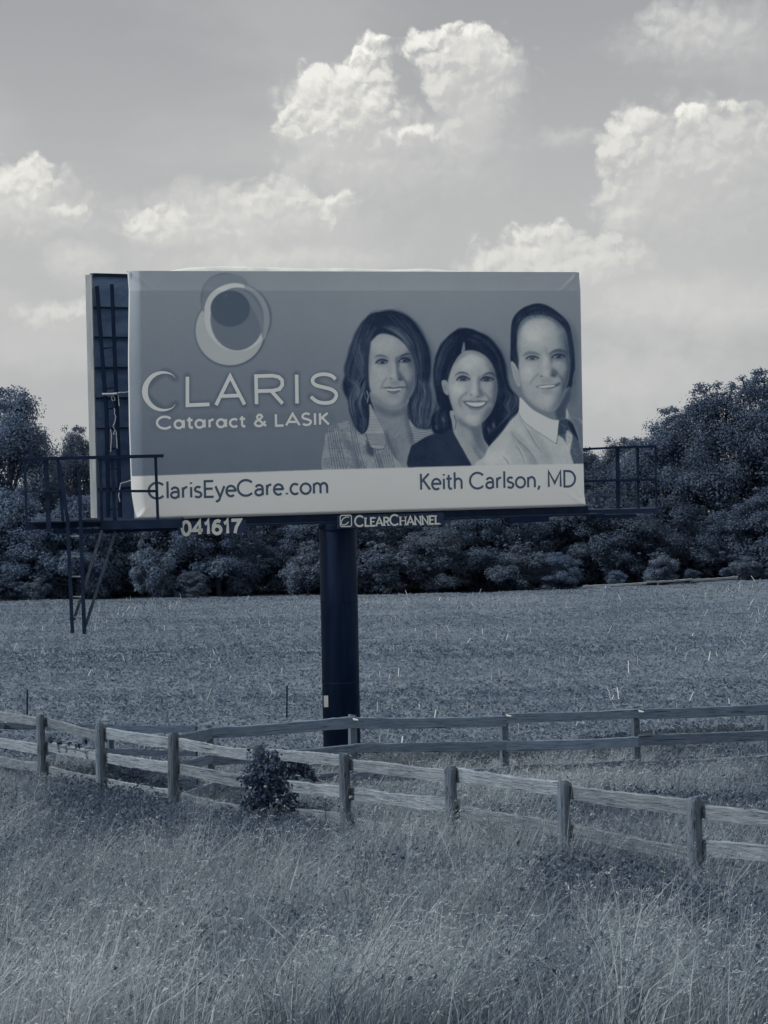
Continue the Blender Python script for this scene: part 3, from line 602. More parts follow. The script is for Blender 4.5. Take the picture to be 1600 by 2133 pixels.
# ear, face
fill(z3([(383, 790), (440, 830), (478, 950), (495, 1085), (460, 1085), (410, 960)]), .58, .8); stroke(z3([(405, 830), (440, 920), (470, 1050)]), 2, .42, .6, .8)
face3 = z3([(470, 400), (510, 295), (600, 232), (720, 215), (850, 232), (960, 300), (1045, 400), (1085, 560), (1098, 700), (1108, 860), (1090, 1020), (1045, 1150), (1000, 1280), (940, 1375), (860, 1405), (760, 1385), (640, 1312), (545, 1205), (505, 1080), (484, 940), (468, 800), (460, 640), (460, 500)])
CLIP = fill(face3, .555, 2.2, keep=True)
blob(z3, 690, 430, 175, 145, .645, 13, .85); blob(z3, 650, 480, 70, 50, .685, 9, .6); blob(z3, 590, 930, 82, 82, .645, 8, .8)
fill(z3([(920, 260), (1050, 400), (1110, 700), (1115, 950), (1045, 1170), (960, 1370), (860, 1420), (930, 1250), (995, 1050), (1020, 850), (975, 640), (975, 450)]), .37, 8, .85)
fill(z3([(1045, 380), (1110, 600), (1130, 900), (1060, 1140), (960, 1390), (1020, 1150), (1068, 900), (1058, 650)]), .23, 5, .8)
fill(z3([(470, 330), (600, 225), (740, 205), (880, 225), (1010, 310), (1060, 420), (980, 350), (860, 268), (720, 248), (600, 275), (505, 370), (475, 520)]), .27, 4.5, .75)
fill(z3([(500, 1080), (560, 1220), (680, 1330), (820, 1400), (700, 1410), (520, 1270)]), .42, 5, .75); blob(z3, 1010, 862, 58, 58, .51, 7, .7); blob(z3, 466, 650, 22, 150, .36, 5, .6)
blob(z3, 800, 800, 28, 125, .64, 5, .65); blob(z3, 805, 932, 50, 34, .645, 6, .7)
fill(z3([(858, 690), (897, 750), (887, 850), (950, 900), (978, 945), (920, 980), (870, 955), (882, 870)]), .31, 4.0, .85)
blob(z3, 760, 970, 22, 8, .27, 1.5, .8); blob(z3, 908, 964, 32, 11, .24, 2.4, .8); blob(z3, 830, 1022, 74, 20, .45, 5, .6)
eye(z3, [(570, 752), (610, 730), (660, 724), (715, 739), (723, 754), (660, 769), (605, 766)], [(645, 733, 98, 44, .41, 5, .6)], [(601, 751, 14, 6, .48), (690, 750, 14, 6, .48)], (640, 744), [(568, 753), (610, 727), (662, 721), (722, 742)], .29)
eye(z3, [(895, 735), (930, 710), (985, 702), (1040, 716), (1052, 735), (985, 750), (925, 749)], [(965, 713, 100, 46, .29, 5, .7)], [(925, 731, 16, 7, .53), (1020, 728, 12, 6, .40)], (960, 719), [(893, 736), (930, 706), (988, 699), (1052, 722)], .23)
blob(z3, 650, 802, 74, 13, .60, 4, .6); blob(z3, 645, 780, 70, 8, .44, 2.5, .6); blob(z3, 965, 770, 75, 10, .34, 3, .6)
stroke(z3([(518, 718), (590, 684), (670, 682), (745, 710)]), 6.2, .33, .65, 1.6, True); stroke(z3([(855, 695), (930, 656), (1010, 655), (1090, 694)]), 6.6, .24, .75, 1.6, True); stroke(z3([(812, 630), (822, 680), (832, 720)]), 3, .44, .5, 1.6)
fill(z3([(690, 1098), (770, 1078), (850, 1076), (940, 1066), (995, 1050), (960, 1090), (880, 1118), (780, 1122), (720, 1112)]), .27, 1.4, .85)
fill(z3([(715, 1098), (800, 1086), (930, 1080), (890, 1100), (800, 1111), (745, 1110)]), .79, .9, .92)
blob(z3, 976, 1064, 26, 14, .28, 3, .7); fill(z3([(760, 1126), (840, 1130), (910, 1116), (870, 1140), (800, 1142)]), .46, 2, .7)
stroke(z3([(715, 945), (655, 1000), (620, 1068)]), 4, .40, .5, 2.0); stroke(z3([(985, 965), (1032, 1040), (1026, 1112)]), 6, .29, .6, 2.5)
blob(z3, 800, 1265, 112, 58, .60, 9, .7); blob(z3, 830, 1165, 85, 14, .45, 4, .6)
CLIP = None
for k in range(60):
    t = rng.random(); x = 480 + 540 * t; y = 330 - 118 * math.sin(math.pi * (.08 + .84 * t)) - 4
    stroke(z3([(x + rng.normal(0, 8), y - 34), (x + rng.normal(0, 14) + (t - .5) * 30, y + rng.uniform(-6, 26))]), 1.8, rng.uniform(.16, .32), .35, 1.0, False, False)
# side whiskers and far-side hair
strands(z3([(395, 700), (430, 780), (455, 860)]), z3([(450, 640), (470, 760), (470, 870)]), 14, .13, .3, 1.2, .6)
strands(z3([(1040, 330), (1100, 560), (1120, 800), (1110, 1000)]), z3([(1110, 380), (1150, 600), (1165, 800), (1140, 980)]), 30, .12, .27, 1.3, .6)

# printed photographs: more depth than the flat background, skin and cloth mottling, grain
pm = np.zeros((CH, CW))
for q in (hair1, jk, face1, hair2, face2, shirt, face3, z1([(600, 1100), (900, 1870), (990, 2040), (1100, 2040), (1150, 1720), (1050, 1300)]), z2([(600, 1490), (880, 2020), (40, 2060), (32, 1770), (310, 1575)]), z2([(600, 1230), (640, 1540), (880, 2010), (1060, 2010), (1130, 1760), (1020, 1420)]), z3([(380, 790), (380, 400), (460, 180), (700, 70), (940, 160), (1110, 350), (1175, 850), (1120, 1120), (600, 1000)])):
    g = polymask(pxl(catmull(q)), 1.5); x0, x1, y0, y1 = g[1]; pm[y0:y1, x0:x1] = np.maximum(pm[y0:y1, x0:x1], g[0])
CAN += pm * ((CAN - .42) * .36 - .012 + (fbm(uu * 60, vv * 32, 77, 3) - .5) * .07)
CAN += gblur(rng.normal(0, .035, CAN.shape), .8) * (.25 + .75 * pm)
# --- white band across the foot, drawn last
b0 = [uv(272, 993), uv(700, 979), uv(1217, 966)]
fill([(240, 994.5), (272, 992.5), (700, 977.5), (1000, 970), (1217, 966), (1260, 965), (1260, 1120), (240, 1120)], WHITE_T, .5, 1., False)
fill([(240, 994), (500, 984), (700, 978), (1000, 970), (1260, 965), (1260, 969), (700, 982), (240, 998)], .70, .8, .6, False)

# ------------------------------------------------------------------ lettering: monoline strokes
def arc(cx, cy, rx, ry, a0, a1, n=14):
    return [(cx + rx * math.cos(math.radians(a0 + (a1 - a0) * k / n)), cy + ry * math.sin(math.radians(a0 + (a1 - a0) * k / n))) for k in range(n + 1)]
XH = .66
G = {
 'C': (.98, [arc(.52, .5, .48, .5, 42, 318, 24)]), 'l': (.20, [[(.1, 0), (.1, 1.06)]]), 'I': (.24, [[(.12, 0), (.12, 1)]]),
 'a': (.60, [arc(.28, .44, .21, .22, 160, 0, 10) + [(.49, 0)], [(.49, .38), (.30, .38)] + arc(.27, .19, .22, .19, 90, 310, 12) + [(.49, .16)]]),
 'r': (.42, [[(.1, 0), (.1, XH)], [(.1, .34)] + arc(.34, .40, .24, .26, 170, 85, 7)]), 'i': (.22, [[(.11, 0), (.11, XH)], [(.11, .86), (.11, .96)]]),
 's': (.50, [arc(.25, .49, .18, .17, 40, 200, 9) + [(.14, .38), (.36, .30)] + arc(.24, .17, .19, .17, 20, -150, 10)]),
 'E': (.66, [[(.60, 1), (.1, 1), (.1, 0), (.61, 0)], [(.1, .52), (.56, .52)]]), 'y': (.56, [[(.02, XH), (.27, .02)], [(.54, XH), (.22, -.22), (.12, -.30), (.02, -.28)]]),
 'e': (.64, [[(.06, .35), (.58, .35)] + arc(.32, .33, .27, .33, 6, 310, 20)]), '.': (.26, [[(.13, 0), (.13, .10)]]), 'c': (.56, [arc(.32, .33, .27, .33, 48, 312, 18)]),
 'o': (.70, [arc(.35, .33, .30, .33, 0, 360, 26)]), 'm': (1.0, [[(.1, 0), (.1, XH)], [(.1, .36)] + arc(.30, .42, .20, .24, 175, 0, 9) + [(.50, 0)], [(.50, .36)] + arc(.70, .42, .20, .24, 175, 0, 9) + [(.90, 0)]]),
 'K': (.70, [[(.1, 0), (.1, 1)], [(.60, 1), (.12, .50)], [(.24, .60), (.66, 0)]]), 't': (.38, [[(.15, .90), (.15, .14), (.22, .02), (.35, .02)], [(.0, XH), (.34, XH)]]),
 'h': (.64, [[(.1, 0), (.1, 1.06)], [(.1, .34)] + arc(.32, .40, .22, .26, 175, 0, 10) + [(.54, 0)]]), 'n': (.64, [[(.1, 0), (.1, XH)], [(.1, .34)] + arc(.32, .40, .22, .26, 175, 0, 10) + [(.54, 0)]]),
 ',': (.26, [[(.16, .10), (.06, -.16)]]), 'M': (.98, [[(.1, 0), (.1, 1), (.49, .24), (.88, 1), (.88, 0)]]), 'D': (.86, [[(.1, 0), (.1, 1), (.34, 1)] + arc(.34, .5, .46, .5, 88, -88, 18) + [(.34, 0), (.1, 0)]]),
 ' ': (.30, []), 'L': (.62, [[(.1, 1), (.1, 0), (.58, 0)]]), 'A': (.90, [[(.02, 0), (.45, 1), (.88, 0)], [(.16, .30), (.74, .30)]]),
 'S': (.66, [arc(.33, .74, .25, .26, 35, 200, 12) + [(.2, .56), (.46, .46)] + arc(.34, .26, .27, .26, 25, -150, 14)]),
 '&': (.82, [[(.78, 0), (.26, .62), (.22, .80), (.30, .97), (.46, .97), (.54, .82), (.46, .66), (.16, .42), (.08, .22), (.18, .04), (.38, .0), (.56, .10), (.74, .42)]]),
 'R': (.74, [[(.1, 0), (.1, 1), (.40, 1)] + arc(.40, .74, .26, .26, 85, -85, 12) + [(.40, .48), (.1, .48)], [(.38, .48), (.68, 0)]]),
 'H': (.86, [[(.1, 0), (.1, 1)], [(.76, 0), (.76, 1)], [(.1, .52), (.76, .52)]]), 'N': (.88, [[(.1, 0), (.1, 1), (.78, 0), (.78, 1)]]),
 'q': (.72, [arc(.30, .33, .25, .33, 0, 360, 22), [(.61, 0), (.61, XH + .02)]]),     # one-storey a
 '0': (.66, [arc(.33, .5, .24, .5, 0, 360, 26)]), '4': (.66, [[(.46, 0), (.46, 1), (.04, .30), (.64, .30)]]), '1': (.44, [[(.28, 0), (.28, 1), (.22, .86), (.06, .78)]]),
 '6': (.66, [arc(.33, .30, .24, .30, 0, 360, 22), [(.10, .36), (.12, .66), (.24, .94), (.40, 1.0), (.54, .90)]]), '7': (.62, [[(.04, 1), (.58, 1), (.34, .48), (.24, 0)]]),
}
def clean(p):
    o = [p[0]]
    for q in p[1:]:
        if math.hypot(q[0] - o[-1][0], q[1] - o[-1][1]) > 1e-4: o.append(q)
    return o
def ribbon(p, w):
    """left and right border of a stroke of width w"""
    p = np.array(clean(p), float); cl = np.hypot(*(p[0] - p[-1])) < 1e-3 and len(p) > 4
    if cl: p = p[:-1]
    n = len(p); ww = np.broadcast_to(np.asarray(w, float), (n,)) if np.ndim(w) == 0 else np.interp(np.linspace(0, 1, n), np.linspace(0, 1, len(w)), w)
    L_, R_ = [], []
    for k in range(n):
        d0 = p[k] - p[k - 1] if (k > 0 or cl) else p[k + 1] - p[k]; d1 = p[(k + 1) % n] - p[k] if (k < n - 1 or cl) else p[k] - p[k - 1]
        d0 = d0 / np.hypot(*d0); d1 = d1 / np.hypot(*d1); n0 = np.array([-d0[1], d0[0]]); n1 = np.array([-d1[1], d1[0]])
        m = n0 + n1; l = np.hypot(*m)
        if l < .35: m = n1; s = 1.0
        else: m = m / l; s = min(1 / max(m @ n1, .3), 2.2)
        L_.append(p[k] + m * ww[k] / 2 * s); R_.append(p[k] - m * ww[k] / 2 * s)
    return np.array(L_), np.array(R_), cl
def text_strokes(s, width, height, weight, track=.06, slant=0.0):
    """strokes laid out to the wanted width; returns per letter lists of polylines in metres"""
    tot = sum(G[c][0] + track for c in s) - track; kx = width / tot; out = []; x = 0
    for c in s:
        adv, st = G[c]
        out.append([[((x + a + slant * b) * kx, b * height) for a, b in q] for q in st]); x += adv + track
    return out
def put_letters(name, letters, place, weight, mat, parent, lift=0.004):
    """one flat mesh per letter; place maps (x, y) metres to world"""
    for li, st in enumerate(letters):
        if not st: continue
        v = []; f = []
        for si, q in enumerate(st):
            w = weight if not isinstance(weight, dict) else weight.get(si, weight[0])
            a, b, cl = ribbon(q, w); n = len(a); i0 = len(v)
            for k in range(n): v.append(place(*a[k], lift + si * .0008)); v.append(place(*b[k], lift + si * .0008))
            for k in range(n if cl else n - 1):
                j = (k + 1) % n; f.append((i0 + 2 * k, i0 + 2 * k + 1, i0 + 2 * j + 1, i0 + 2 * j))
        me = bpy.data.meshes.new(name); me.from_pydata([tuple(p) for p in v], [], f); me.update()
        o = link(name, me, mat, parent)
        if parent is not None: o.matrix_parent_inverse = Matrix.Translation(-parent_world(parent)) if parent.type == 'EMPTY' else o.matrix_parent_inverse

# ------------------------------------------------------------------ materials of the billboard
m_pole = noise_mat('black pole paint', -0.03, 0.05, 2.2, (2.5, 2.5, .35), E=0.62, rough=0.6, spec=0.18, bump=.08)
m_black = noise_mat('black painted steel', 0.0, 0.03, 3.0, E=0.72, rough=0.7, spec=0.12)
m_steel = noise_mat('dark weathered steel', 0.03, 0.09, 5.0, E=0.85, rough=0.7, spec=0.12, bump=0.1)
m_sheet = noise_mat('dark sheet steel', 0.13, 0.21, 2.0, (1, 1, 2.5), E=0.23, rough=0.6, spec=0.3)
m_edge = noise_mat('pale vinyl edge', 0.50, 0.63, 2.5, (3, 3, .6), E=1.05, rough=0.6)
m_vinyl = attr_mat('printed vinyl', 0.5, 0.0, 0.25)
m_flap = noise_mat('loose white vinyl', 0.70, 0.78, 3.0, E=0.70, rough=0.55)
m_pale = noise_mat('pale print', 0.735, 0.765, 9.0, E=0.42, rough=0.6, spec=.1)
m_ink = noise_mat('dark print', 0.19, 0.22, 9.0, E=0.42, rough=0.6, spec=.1)
m_plate = noise_mat('dark sign plate', 0.03, 0.07, 4.0, E=0.5, rough=0.6)
m_white = noise_mat('white sign lettering', 0.74, 0.80, 9.0, E=0.62, rough=0.7)
m_rope = noise_mat('pale frayed rope', 0.5, 0.7, 30.0, E=0.7, rough=0.9)

m_post_c = noise_mat('concrete footing', .35, .5, 6, E=.9)
bb = empty('billboard', (-0.80, 43.6, -0.15))
tag(bb, 'two sided billboard on a thick black pole with three portraits printed on it', 'billboard')

# ------------------------------------------------------------------ pole
mb = MB(); px_, py_ = -0.815, 43.62
mb.tube([(px_, py_, -0.6), (px_, py_, 4.1), (px_, py_, 6.6)], .327, 40)
pole = mb.build('pole', m_pole, bb, smooth=True)
for z in (1.35, 2.75): MB().tube([(px_, py_, z - .012), (px_, py_, z + .012)], .3305, 40).build('weld_seam', m_black, pole)
MB().tube([(px_, py_, -.5), (px_, py_, .02)], .55, 32).build('footing', m_post_c, pole)
a = at(679, 1462, 43.27)
mb = MB(); mb.bar((a.x, 43.352, a.z - .10), (a.x, 43.352, a.z + .10), .075, .012, up=(0, 1, 0)); mb.build('pole_tag', m_white, pole)
mb = MB(); mb.tube([(px_, py_, 4.02), (px_, py_, 4.09)], .345, 40); mb.build('collar', m_black, pole, smooth=False)

# ------------------------------------------------------------------ front panel: frame, vinyl, letters
def disp(u, v):
    u = np.asarray(u, float); v = np.asarray(v, float)
    d = (fbm(u * .9, v * .7, 11, 3) - .5) * .014 + .004 * np.sin(u * 5.1 + v * 1.3) * np.clip((v - .4) / PH, 0, 1) * 0.6
    d = d - .085 * np.clip(1 - u / .17, 0, 1) ** 1.4 - .05 * np.clip(1 - (PW - u) / .12, 0, 1) ** 1.5
    d = d - .055 * np.clip((v - (PH - .33)) / .33, 0, 1) ** 0.9 - .05 * np.clip(1 - v / .05, 0, 1) ** 1.5
    # creases pulled out of the corners
    for (cu, cv, du, dv) in ((PW, 0, -.8, .6), (PW, 0, -.45, .9), (0, 0, .7, .7), (0, PH, .6, -.5), (PW, PH, -.7, -.6)):
        x = u - cu; y = v - cv; al = x * du + y * dv; ac = -x * dv + y * du
        d = d + .012 * np.exp(-(ac / .035) ** 2) * np.exp(-np.clip(al, 0, 9) / .28) * (al > 0)
    return d
def edge_u(u, v):
    k = np.clip(1 - u / .25, 0, 1)
    s = np.interp(PH - v, [0, .3, 1.4, 2.6, 3.7, PH], [.0, .005, -.035, -.045, -.03, .035])
    kr = np.clip(1 - (PW - u) / .25, 0, 1)
    sr = np.interp(PH - v, [0, 1.2, 3.2, 3.95, PH], [0, .0, .0, .01, .035])
    return u + k * s + kr * sr
def on_board(u, v, lift=0.0):
    d = float(disp(u, v)) + lift; uu_ = float(edge_u(u, v)); p = PA + PD * uu_ + PN * d
    return Vector((p.x, p.y, PZ0 + v))
GU, GV = 640, 326
us = np.linspace(0, PW, GU); vs = np.linspace(0, PH, GV); UU, VV = np.meshgrid(us, vs)
DD = disp(UU, VV); EU = edge_u(UU, VV)
pv = np.stack([PA.x + PD.x * EU + PN.x * DD, PA.y + PD.y * EU + PN.y * DD, PZ0 + VV], -1).reshape(-1, 3)
# sample the painted tones (area mean)
SMP = gblur(CAN, .5)
sx_ = np.clip((UU * PPM - .5), 0, CW - 1.001); sy_ = np.clip(((PH - VV) * PPM - .5), 0, CH - 1.001)
x0_, y0_ = sx_.astype(int), sy_.astype(int); fx_, fy_ = sx_ - x0_, sy_ - y0_
TT = (SMP[y0_, x0_] * (1 - fx_) + SMP[y0_, x0_ + 1] * fx_) * (1 - fy_) + (SMP[y0_ + 1, x0_] * (1 - fx_) + SMP[y0_ + 1, x0_ + 1] * fx_) * fy_
TT = TT + (fbm(UU * 3, VV * 3, 5, 4) - .5) * .02
PRINT_E = 0.42
pc = (np.clip(duo(TT) / PRINT_E * np.array([1.07, 1.02, 1.0]), .004, .88) * np.array([.965, .99, 1.0])).reshape(-1, 3)
ii = (np.arange(GV - 1)[:, None] * GU + np.arange(GU - 1)).ravel()
mb = MB()
ctr = lambda u, v, d: Vector((*(PA + PD * u + PN * d).xy, PZ0 + v))
mb.bar(ctr(.03, PH / 2, -.17), ctr(PW - .03, PH / 2, -.17), .14, PH - .06)
front = mb.build('front_panel', m_sheet, bb)
vin = link('printed_vinyl', np_mesh('printed_vinyl', pv, np.stack([ii, ii + 1, ii + GU + 1, ii + GU], 1), pc, True), m_vinyl, front)
tag(vin, 'vinyl sheet with logo, two smiling women, a man in a tie and a white band')
# wrapped sides of the vinyl
def strip(name, pa, pb, mat, parent, n=40):
    v = []; f = []
    for k in range(n + 1): v += [tuple(pa(k / n)), tuple(pb(k / n))]
    for k in range(n): f.append((2 * k, 2 * k + 1, 2 * k + 3, 2 * k + 2))
    me = bpy.data.meshes.new(name); me.from_pydata(v, [], f); me.update()
    for p in me.polygons: p.use_smooth = True
    return link(name, me, mat, parent)
strip('vinyl_side_wrap', lambda t: on_board(0, t * PH), lambda t: on_board(0, t * PH) - PN * .16 + PD * .02, m_flap, front)
strip('vinyl_side_wrap', lambda t: on_board(PW, t * PH), lambda t: on_board(PW, t * PH) - PN * .16 - PD * .02, m_flap, front)
strip('vinyl_top_wrap', lambda t: on_board(t * PW, PH), lambda t: on_board(t * PW, PH) - PN * .2 + Vector((0, 0, .005)), m_flap, front)
# loose vinyl billowing up behind the top edge
flx = np.array([355, 400, 450, 520, 600, 660, 740, 830, 900, 970]); fly = np.array([563.5, 555.5, 552.5, 553, 555.5, 557.5, 556.5, 559.5, 557, 563.])
def flap(t):
    x = 355 + t * 615; y = float(np.interp(x, flx, fly)); u, v = uv(x, y); return float(u), float(v)
v = []; f = []; nn = 60
for k in range(nn + 1):
    u, h = flap(k / nn); h = h + .004
    for j, (dz, dd) in enumerate(((-.25, -.10), (0.0, -.12), (.6, -.17), (.9, -.22), (1.0, -.30), (.8, -.38), (-.25, -.40))):
        z = PH - .02 + (dz * (h - PH + .02) if dz > 0 else dz); v.append(tuple(ctr(u, z, dd)))
for k in range(nn):
    for j in range(6): a_ = k * 7 + j; f.append((a_, a_ + 1, a_ + 8, a_ + 7))
me = bpy.data.meshes.new('loose_vinyl'); me.from_pydata(v, [], f); me.update()
for p in me.polygons: p.use_smooth = True
link('loose_vinyl', me, m_flap, front)

def board_xy(px, py, lift=0.0):
    u, v = uv(px, py, lift); return float(u), float(v)
def line_text(name, s, p0, p1, cap_px, weight_px, mat, track=.06, per_m=None):
    """text whose baseline runs from photo pixel p0 to p1 on the board"""
    (ua, va), (ub, vb) = board_xy(*p0), board_xy(*p1); w = math.hypot(ub - ua, vb - va); k = PW / 943.0
    cap = board_xy(p0[0], p0[1] - cap_px)[1] - va
    L_ = text_strokes(s, w, cap, 1, track)
    dx, dy = (ub - ua) / w, (vb - va) / w
    put_letters(name, L_, lambda x, y, l: on_board(ua + x * dx, va + x * dy + y, l), weight_px * k, mat, front)
# CLARIS: the crescent C and the monoline capitals
def zz(pts): return [board_xy(*q) for q in lg(pts)]
put_letters('printed_letter', [[zz([(402, 792)] + [(322 + 122 * math.cos(math.radians(a)), 880 - 126 * math.sin(math.radians(a))) for a in range(60, 301, 10)] + [(402, 966)])]],
            lambda x, y, l: on_board(x, y, l), list(np.array([.5, 4, 7, 9.5, 11, 12, 11, 9.5, 7, 4, .5]) * PW / 943.0 * .85), m_pale, front)
big = [[[(481, 783), (481, 973), (628, 967)]], [[(672, 972), (766, 780), (862, 968)], [(712, 912), (824, 908)]],
       [[(942, 966), (938, 779), (1050, 776), (1090, 785), (1112, 806), (1114, 838), (1094, 866), (1050, 876), (944, 879)], [(1040, 878), (1116, 962)]],
       [[(1209, 769), (1212, 961)]], [[(1468, 800), (1440, 776), (1396, 766), (1350, 772), (1320, 792), (1316, 818), (1338, 840), (1390, 854), (1440, 868), (1470, 892), (1470, 922), (1444, 950), (1396, 958), (1344, 948), (1304, 916)]]]
put_letters('printed_letter', [[zz(catmull(q, False, 4)) if len(q) > 8 and q[0][0] > 1300 else zz(q) for q in st] for st in big], lambda x, y, l: on_board(x, y, l), 7.2 * PW / 943.0, m_pale, front)
line_text('printed_letter', 'Cqtqrqct & LASIK', (326, 893), (686, 884), 24.5, 4.6, m_pale, .10)
line_text('printed_letter', 'ClarisEyeCare.com', (309, 1039), (685, 1027), 33, 4.6, m_ink, .05)
line_text('printed_letter', 'Keith Carlson, MD', (874, 1020), (1200, 1013), 33, 4.4, m_ink, .05)

# ------------------------------------------------------------------ beam, plates under the board
mb = MB(); mb.bar(ctr(-.05, -.06, -.16), ctr(PW + .1, -.06, -.16), .16, .12); mb.build('lower_beam', m_steel, bb)
mb = MB(); mb.bar(ctr(.9, -.135, .12), ctr(PW + .2, -.135, .12), .5, .03); mb.build('front_catwalk', m_steel, bb)
def board_plate(name, x0, y0, x1, y1, lift):
    (ua, va), (ub, vb) = board_xy(x0, y1, lift), board_xy(x1, y0, lift)
    mb = MB(); mb.bar(ctr(ua, (va + vb) / 2, lift), ctr(ub, (va + vb) / 2, lift), .03, vb - va); return mb.build(name, m_plate, bb)
npl = board_plate('number_plate', 371, 1083, 512, 1114, .38)
(ua, va), (ub, vb) = board_xy(377, 1114, .4), board_xy(502, 1110, .4)
put_letters('digit', text_strokes('041617', ub - ua, board_xy(377, 1087, .4)[1] - va, 1, .05), lambda x, y, l: ctr(ua + x, va + y + x * .0, .398 + l), 6.4 * PW / 943, m_white, npl)
opl = board_plate('owner_plate', 703, 1068, 924, 1101, .38)
uo, vo = board_xy(739, 1096.5, .4); k = PW / 943.0
def serif_word(s, u0, v0, width, h_big, h_small):
    tot = sum(G[c][0] * (1 if i in (0, 5) else .82) + .06 for i, c in enumerate(s)); kx = width / tot; x = u0; out = []
    for i, c in enumerate(s):
        q = 1 if i in (0, 5) else .82; hh = h_big if i in (0, 5) else h_small
        st = [[(x + a_ * kx * q, v0 + b_ * hh) for a_, b_ in p] for p in G[c][1]]
        for p in list(st):
            for e in (p[0], p[-1]):
                if c in 'LEARHN' and (abs(e[1] - v0) < .01 or abs(e[1] - v0 - hh) < .01): st.append([(e[0] - .026, e[1]), (e[0] + .026, e[1])])
        out.append(st); x += (G[c][0] * q + .06) * kx
    return out
put_letters('owner_letter', serif_word('CLEARCHANNEL', uo, vo, board_xy(917, 1090, .4)[0] - uo, .175, .135), lambda x, y, l: ctr(x, y, .398 + l), {0: .031, 1: .022, 2: .016, 3: .014, 4: .014, 5: .014, 6: .014, 7: .014}, m_white, opl)
e0u, e0v = board_xy(720.5, 1085, .4)
sq = [(e0u + .10 * a_, e0v + .095 * b_) for a_, b_ in ((-.8, -1), (.8, -1), (1, -.8), (1, .8), (.8, 1), (-.8, 1), (-1, .8), (-1, -.8), (-.8, -1))]
eye = [(e0u + .075 * math.cos(t) - .01, e0v + .062 * math.sin(t) + .03 * math.cos(t)) for t in np.linspace(.5, 5.6, 18)]
put_letters('emblem', [[sq, eye]], lambda x, y, l: ctr(x, y, .398 + l), .018, m_white, opl)
for (x0, y0, x1, y1) in ((1057, 1074, 1138, 1089), (1236, 1070, 1320, 1080)):
    (ua, va), (ub, vb) = board_xy(x0, y1, .25), board_xy(x1, y0, .25)
    mb = MB(); mb.bar(ctr(ua, (va + vb) / 2, .25), ctr(ub, (va + vb) / 2, .25), .25, vb - va); mb.build('flood_light', m_black, bb)

# ------------------------------------------------------------------ rear panel, seen from behind
Q0 = at(195, 573, 42.8); Q0b = at(201, 1083, 42.8); QD = Vector((.80, .60, 0)); QN = Vector((.60, -.80, 0)); QL = 8.2
qz0, qz1 = Q0b.z, Q0.z; qx = Vector(((Q0.x + Q0b.x) / 2, 42.8, 0))
def qp(s, z, d): p = qx + QD * s + QN * d; return Vector((p.x, p.y, z))
mb = MB(); mb.bar(qp(.02, (qz0 + qz1) / 2, -.12), qp(QL, (qz0 + qz1) / 2, -.12), .10, qz1 - qz0 - .01); rear = mb.build('rear_panel', m_sheet, bb)
mb = MB(); mb.bar(qp(-.012, (qz0 + qz1) / 2, -.11), qp(.012, (qz0 + qz1) / 2, -.11), .21, qz1 - qz0 + .03); edge = mb.build('panel_edge', m_edge, rear)
mb = MB(); mb.bar(qp(.02, qz1 + .01, -.05), qp(QL, qz1 + .01, -.05), .14, .05); mb.build('top_channel', m_steel, rear)
zs_ = [at(230, y, 43.1).z for y in (573, 641, 703, 766, 829, 892, 954, 1017, 1080)]
for k in range(8):
    z1_, z0_ = zs_[k] - .006, zs_[k + 1] + .006
    mb = MB(); mb.bar(qp(.025, (z0_ + z1_) / 2, -.055 + .004 * (k % 2)), qp(QL - .02, (z0_ + z1_) / 2, -.055 + .004 * (k % 2)), .02, z1_ - z0_ - .01); mb.build('sheet', m_sheet, rear)
    if k: mb = MB(); mb.bar(qp(.022, zs_[k], -.02), qp(QL, zs_[k], -.02), .07, .022); mb.build('rib', m_steel, rear)
mb = MB(); mb.bar(qp(1.0, at(230, 706, 43.1).z - .02, .03), qp(2.4, at(230, 706, 43.1).z - .02, .03), .08, .14); mb.build('stringer', m_steel, rear)

# ladder fixed behind the rear panel
yl = 42.78
mb = MB(); mb.bar(at(202, 596, yl), at(222, 860, yl), .06, .085, up=(0, 1, 0)).bar(at(222, 860, yl), at(226, 1080, yl), .06, .085, up=(0, 1, 0)); lad = mb.build('inner_ladder', m_black, bb)
mb = MB(); mb.bar(at(233, 592, yl), at(244, 860, yl), .06, .085, up=(0, 1, 0)).bar(at(244, 860, yl), at(251, 1080, yl), .06, .085, up=(0, 1, 0)); mb.build('stile', m_black, lad)
for k in range(9):
    y = 725 + k * 42; x0 = np.interp(y, [596, 860, 1080], [202, 222, 226]); x1 = np.interp(y, [592, 860, 1080], [233, 244, 251])
    mb = MB(); mb.tube([at(x0, y + .8, yl), at(x1, y - .8, yl)], .011, 6); mb.build('rung', m_steel, lad)
zr = lambda pts: [at(170 + a_ / 5.333, 560 + b_ / 5.333, yl - .07) for a_, b_ in pts]
mb = MB(); mb.tube(zr([(228, 1393), (330, 1392), (395, 1386)]), .020, 8); mb.build('pipe', m_rope, lad)
for q in ([(395, 1386), (430, 1372), (470, 1376), (525, 1365)], [(345, 1400), (332, 1430), (345, 1470), (370, 1462), (368, 1430), (350, 1420)], [(405, 1400), (412, 1450), (420, 1525)], [(360, 1545), (372, 1570), (365, 1600), (380, 1640), (372, 1700), (350, 1750), (374, 1790), (350, 1840), (372, 1838)], [(322, 1780), (334, 1850), (330, 1940), (324, 2030)], [(384, 1800), (392, 1900), (396, 1995)]):
    MB().tube(zr(q), .009, 6).build('rope', m_rope, lad)
MB().tube([at(120 + a_ / 4.96, 900 + b_ / 4.96, yl - .2) for a_, b_ in [(760, 500), (700, 520), (655, 530), (640, 600), (632, 660), (645, 720)]], .010, 6).build('rope', m_rope, lad)

